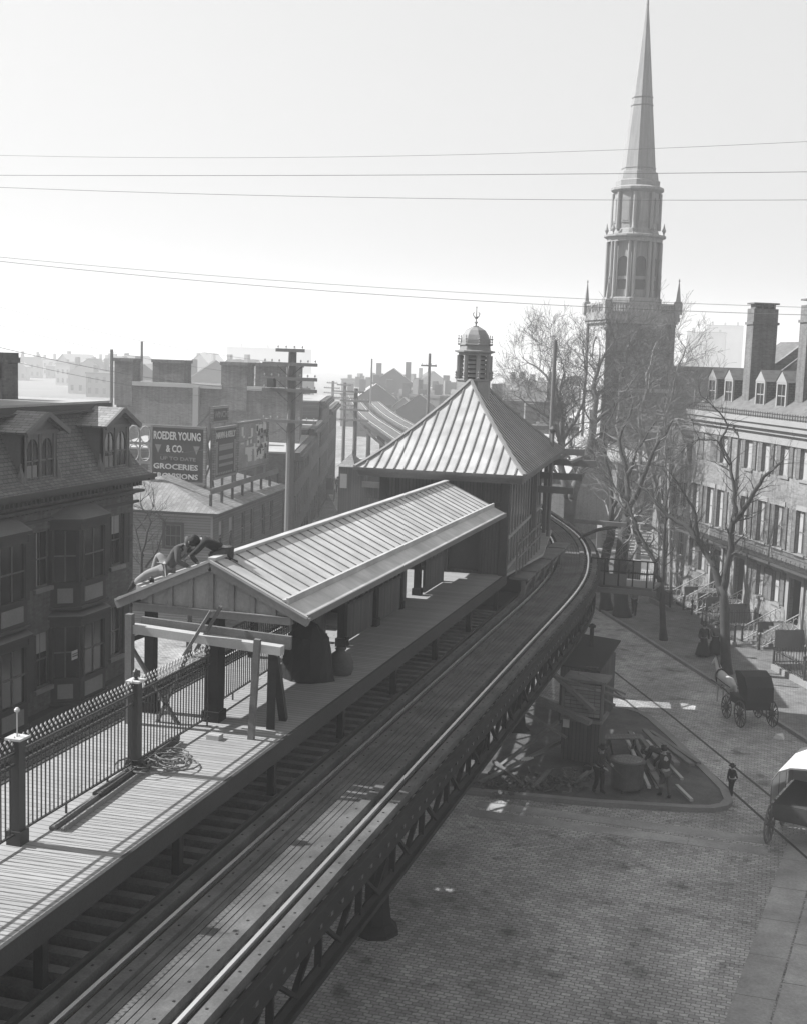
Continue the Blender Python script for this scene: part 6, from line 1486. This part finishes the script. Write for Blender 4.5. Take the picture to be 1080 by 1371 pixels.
# ------------------------------------------------------------------ things on the platform
t = thing('timber_prop_frame', 'temporary frame of new timber beams and legs propping the canopy gable', 'prop frame', (-3, 22.0, 7.53))
def pw(px, py, Y): q = atY(px, py, Y); return Vector((q.x+3, q.y-22.0, q.z-7.53))
g = MB(); g.beam(pw(178, 841, 22.0), pw(378, 871, 22.0), .22, .17); g.build('pale_beam', 'newwood', t)
g = MB(); g.beam(pw(190, 834, 22.25), pw(390, 861, 22.25), .08, .26); g.build('back_beam', 'midwood', t)
g = MB(); p = pw(174, 822, 21.9); g.box(p.x-.07, p.x+.07, p.y-.07, p.y+.07, 0, p.z); g.build('leg', 'midwood', t)
g = MB(); p = pw(345, 856, 21.8); g.beam((p.x, p.y, p.z), (1.11, -.14, 0), .12, .10); g.build('leg', 'midwood', t)
g = MB(); g.beam(pw(365, 874, 22.2), (1.17, .68, 0), .17, .17); g.build('leg', 'darkwood', t)
g = MB(); g.beam(pw(368, 876, 22.5), (1.2, 1.3, 0), .15, .15); g.build('leg', 'darkwood', t)
g = MB(); g.beam(pw(283, 818, 21.9), pw(246, 878, 21.7), .14, .06); g.build('brace', 'midwood', t)
g = MB(); g.beam(pw(296, 812, 22.1), pw(262, 872, 22.0), .14, .06); g.build('brace', 'midwood', t)
g = MB(); g.beam(pw(177, 868, 22.2), pw(240, 972, 22.2), .10, .05); g.beam(pw(255, 870, 22.2), pw(208, 972, 22.2), .10, .05); g.build('cross_braces', 'midwood', t)
g = MB(); g.beam(pw(176, 855, 22.0), pw(200, 846, 22.6), .12, .1); g.build('short_strut', 'darkwood', t)
t = thing('tarpaulin_heap', 'crate hidden under a black tarpaulin where the canopy shade begins', 'tarpaulin heap', (-2.55, 26.6, 7.53))
rnd = random.Random(2); g = MB(); N = 16
prof = [(.66, 0), (.64, .25), (.56, .7), (.50, 1.0), (.24, 1.28), (.03, 1.36)]; prev = None
for r, z in prof:
    ring = [g.P((r*math.cos(2*PI*k/N)*(.85+.18*rnd.random()), .75*r*math.sin(2*PI*k/N)*(.85+.2*rnd.random()), z+rnd.uniform(-.03, .03) if z else 0)) for k in range(N)]
    if prev:
        for k in range(N): g.F((prev[k], prev[(k+1) % N], ring[(k+1) % N], ring[k]))
    prev = ring
g.F(prev); g.build('tarpaulin', 'tar', t)
t = thing('cement_sack', 'bulging grey sack leaning on the black tarpaulin', 'sack', (-2.0, 27.3, 7.53)); t.scale = (.9, .9, .62)
g = MB(); prev = None
for r, z in [(.30, 0), (.38, .2), (.36, .5), (.28, .75), (.12, .9), (.16, 1.0)]:
    ring = [g.P((r*math.cos(2*PI*k/12)*(.9+.15*rnd.random()), r*math.sin(2*PI*k/12)*(.8+.15*rnd.random()), z)) for k in range(12)]
    if prev:
        for k in range(12): g.F((prev[k], prev[(k+1) % 12], ring[(k+1) % 12], ring[k]))
    prev = ring
g.F(prev); g.build('sackcloth', 'cloth_md', t, True)
# lengths of roof gutter lying along the fence, with a rope
for lab, (x0, y0, x1, y1), w, m_, z in (('long flat pair of moulded boards lying along the platform railing', (70, 1112, 236, 992), .11, 'midwood', 0), ('upper length of angled roof gutter lying on the moulded boards', (130, 1070, 235, 994), .17, 'steel2', .05), ('second narrow moulding lying outermost on the platform', (84, 1114, 240, 1000), .07, 'clap', 0)):
    A = atZ(x0, y0, 7.53); B = atZ(x1, y1, 7.53); g = MB(); d = B-A
    g.beam((0, 0, .03+z), (d.x, d.y, .03+z), w, .05); n = Vector((d.y, -d.x, 0)).normalized()*w*.5; g.beam(n+Vector((0, 0, .05+z)), n+Vector((d.x, d.y, .05+z)), .02, .09); o = g.build('metal_moulding', m_); o.location = A; tag(o, lab, 'moulding', 'mouldings laid along the platform railing')
rnd = random.Random(12); c = atZ(215, 1026, 7.53); g = MB(); pts = []; a_ = 0
for k in range(150):
    a_ += .42; r = .22+.16*math.sin(k*.37); pts.append((c.x+r*math.cos(a_)*1.25+.25*math.sin(k*.11), c.y+r*math.sin(a_)*1.4+.3*math.cos(k*.07), 7.56+.10*abs(math.sin(k*.21))))
e = atZ(160, 1032, 7.60); pts += [(pts[-1][0]*(1-t)+e.x*t, pts[-1][1]*(1-t)+e.y*t, 7.60) for t in (.33, .66, 1)]
o0 = Vector(pts[0]); g.tube([Vector(p)-o0 for p in pts], .016, 5); o = g.build('coiled_rope', 'midwood'); o.location = o0; tag(o, 'tangled coil of rope lying over the mouldings on the platform', 'rope')
t = thing('stone_blocks', 'small pale block left at the foot of the railing by the prop frame', 'block', (-2.55, 21.6, 7.53)); g = MB(); g.box(-.12, .14, -.1, .12, 0, .1); g.build('block_body', 'newwood', t)

# ================================================================== DISTANT TOWN
rnd = random.Random(77); protos = {}
def far_house(label, x, y, w, d, h, m_, grp, rz=0, chim=2, gable=False):
    t = thing('distant_house', label, 'house', (x, y, 0), rz, grp)
    g = MB(); g.box(-w/2, w/2, 0, d, 0, h)
    if gable: g.hexa([(-w/2, 0, h+.001), (w/2, 0, h+.001), (0, 0, h+w*.35)], [(-w/2, d, h+.001), (w/2, d, h+.001), (0, d, h+w*.35)])
    g.build('wall', m_, t)
    g = MB()
    if gable:
        for s in (-1, 1): g.quad((s*(w/2+.3), -.3, h-.2), (0, -.3, h+w*.35+.1), (0, d+.3, h+w*.35+.1), (s*(w/2+.3), d+.3, h-.2))
    else: g.box(-w/2-.2, w/2+.2, -.2, d+.2, h+.002, h+.4)
    r = g.build('roof', rnd.choice(['far_dk', 'far_lt']), t)
    for k in range(chim): x0 = (-.35+.7*k/(max(chim-1, 1)))*w; g = MB(); g.box(x0-.6, x0+.6, d*.3, d*.3+1.2, h, h+1.6+rnd.random()*1.5+(w*.2 if gable else 0)); g.build('chimney', 'far', r)
    n = int(w/2.2) if w < 19 else 0
    for fl in range(int(h/3.2)):
        g = MB()
        for k in range(n): x0 = -w/2+(k+.5)*w/n; g.box(x0-.45, x0+.45, -.06, -.002, fl*3.2+1, fl*3.2+2.7)
        if n: g.build('windows', 'glass', t)
    return t
place = ['behind the mansard roof', 'past the warehouse chimneys', 'along the far left street', 'behind the station house roof', 'between the station cupola and the church', 'right of the church tower']
cnt = 0
def block(lab, n, pxr, Yr, hr, grp, wr=(7, 15)):
    for k in range(n):
        px = rnd.uniform(*pxr); Y = rnd.uniform(*Yr); q = atY(px, 470, Y); gb = rnd.random() < .4
        mm = rnd.choice(['far', 'far', 'far_lt', 'far_dk']); far_house(lab, q.x, Y, rnd.uniform(*wr), rnd.uniform(8, 14), rnd.uniform(*hr), mm, grp, rnd.uniform(-.5, .5), rnd.choice([1, 2, 3]), gb)
block('hazy distant roofscape house beyond the mansard roof and the warehouse', 34, (10, 380), (230, 560), (5, 9), 'distant houses over the left roofs')
block('hazy tall house in the crowded quarter left of the station cupola', 26, (480, 640), (190, 420), (5, 9), 'hazy houses left of the cupola', (6, 12))
block('hazy house seen between the station cupola and the church tower', 16, (650, 800), (170, 330), (4, 8), 'hazy houses between cupola and church')
block('pale hazy house on the rise right of the church tower', 16, (905, 1010), (230, 420), (6, 11), 'hazy houses right of the church')
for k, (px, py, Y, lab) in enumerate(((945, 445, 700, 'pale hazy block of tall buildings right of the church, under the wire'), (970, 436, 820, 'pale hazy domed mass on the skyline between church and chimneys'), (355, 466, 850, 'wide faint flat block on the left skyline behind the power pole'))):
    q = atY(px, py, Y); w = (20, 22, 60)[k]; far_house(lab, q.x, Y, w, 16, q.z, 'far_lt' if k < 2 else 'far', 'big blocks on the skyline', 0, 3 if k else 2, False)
for i, (x, y, w, h) in enumerate(((-8, 135, 10, 9), (-14, 128, 8, 8), (-20, 140, 9, 10))):
    far_house(['gabled house close behind the lower branches left of the church', 'flat-roofed house behind the mast and bare tree', 'taller brick house behind the station roof corner'][i], x, y, w, 9, h, ['far', 'far_lt', 'far'][i], 'houses behind the bare tree', .3, 2, i == 0)
# figures and carts far down the left street
for k, (px, py) in enumerate(((432, 668), (452, 660))):
    q = atZ(px, py, .0)
    person(['tiny distant figure on the left street pavement by the shops', 'tiny distant figure in the middle of the left street'][k], (q.x, q.y, 0), .5, standing(.03, .6), hat='brim')
bpy.context.view_layer.update()
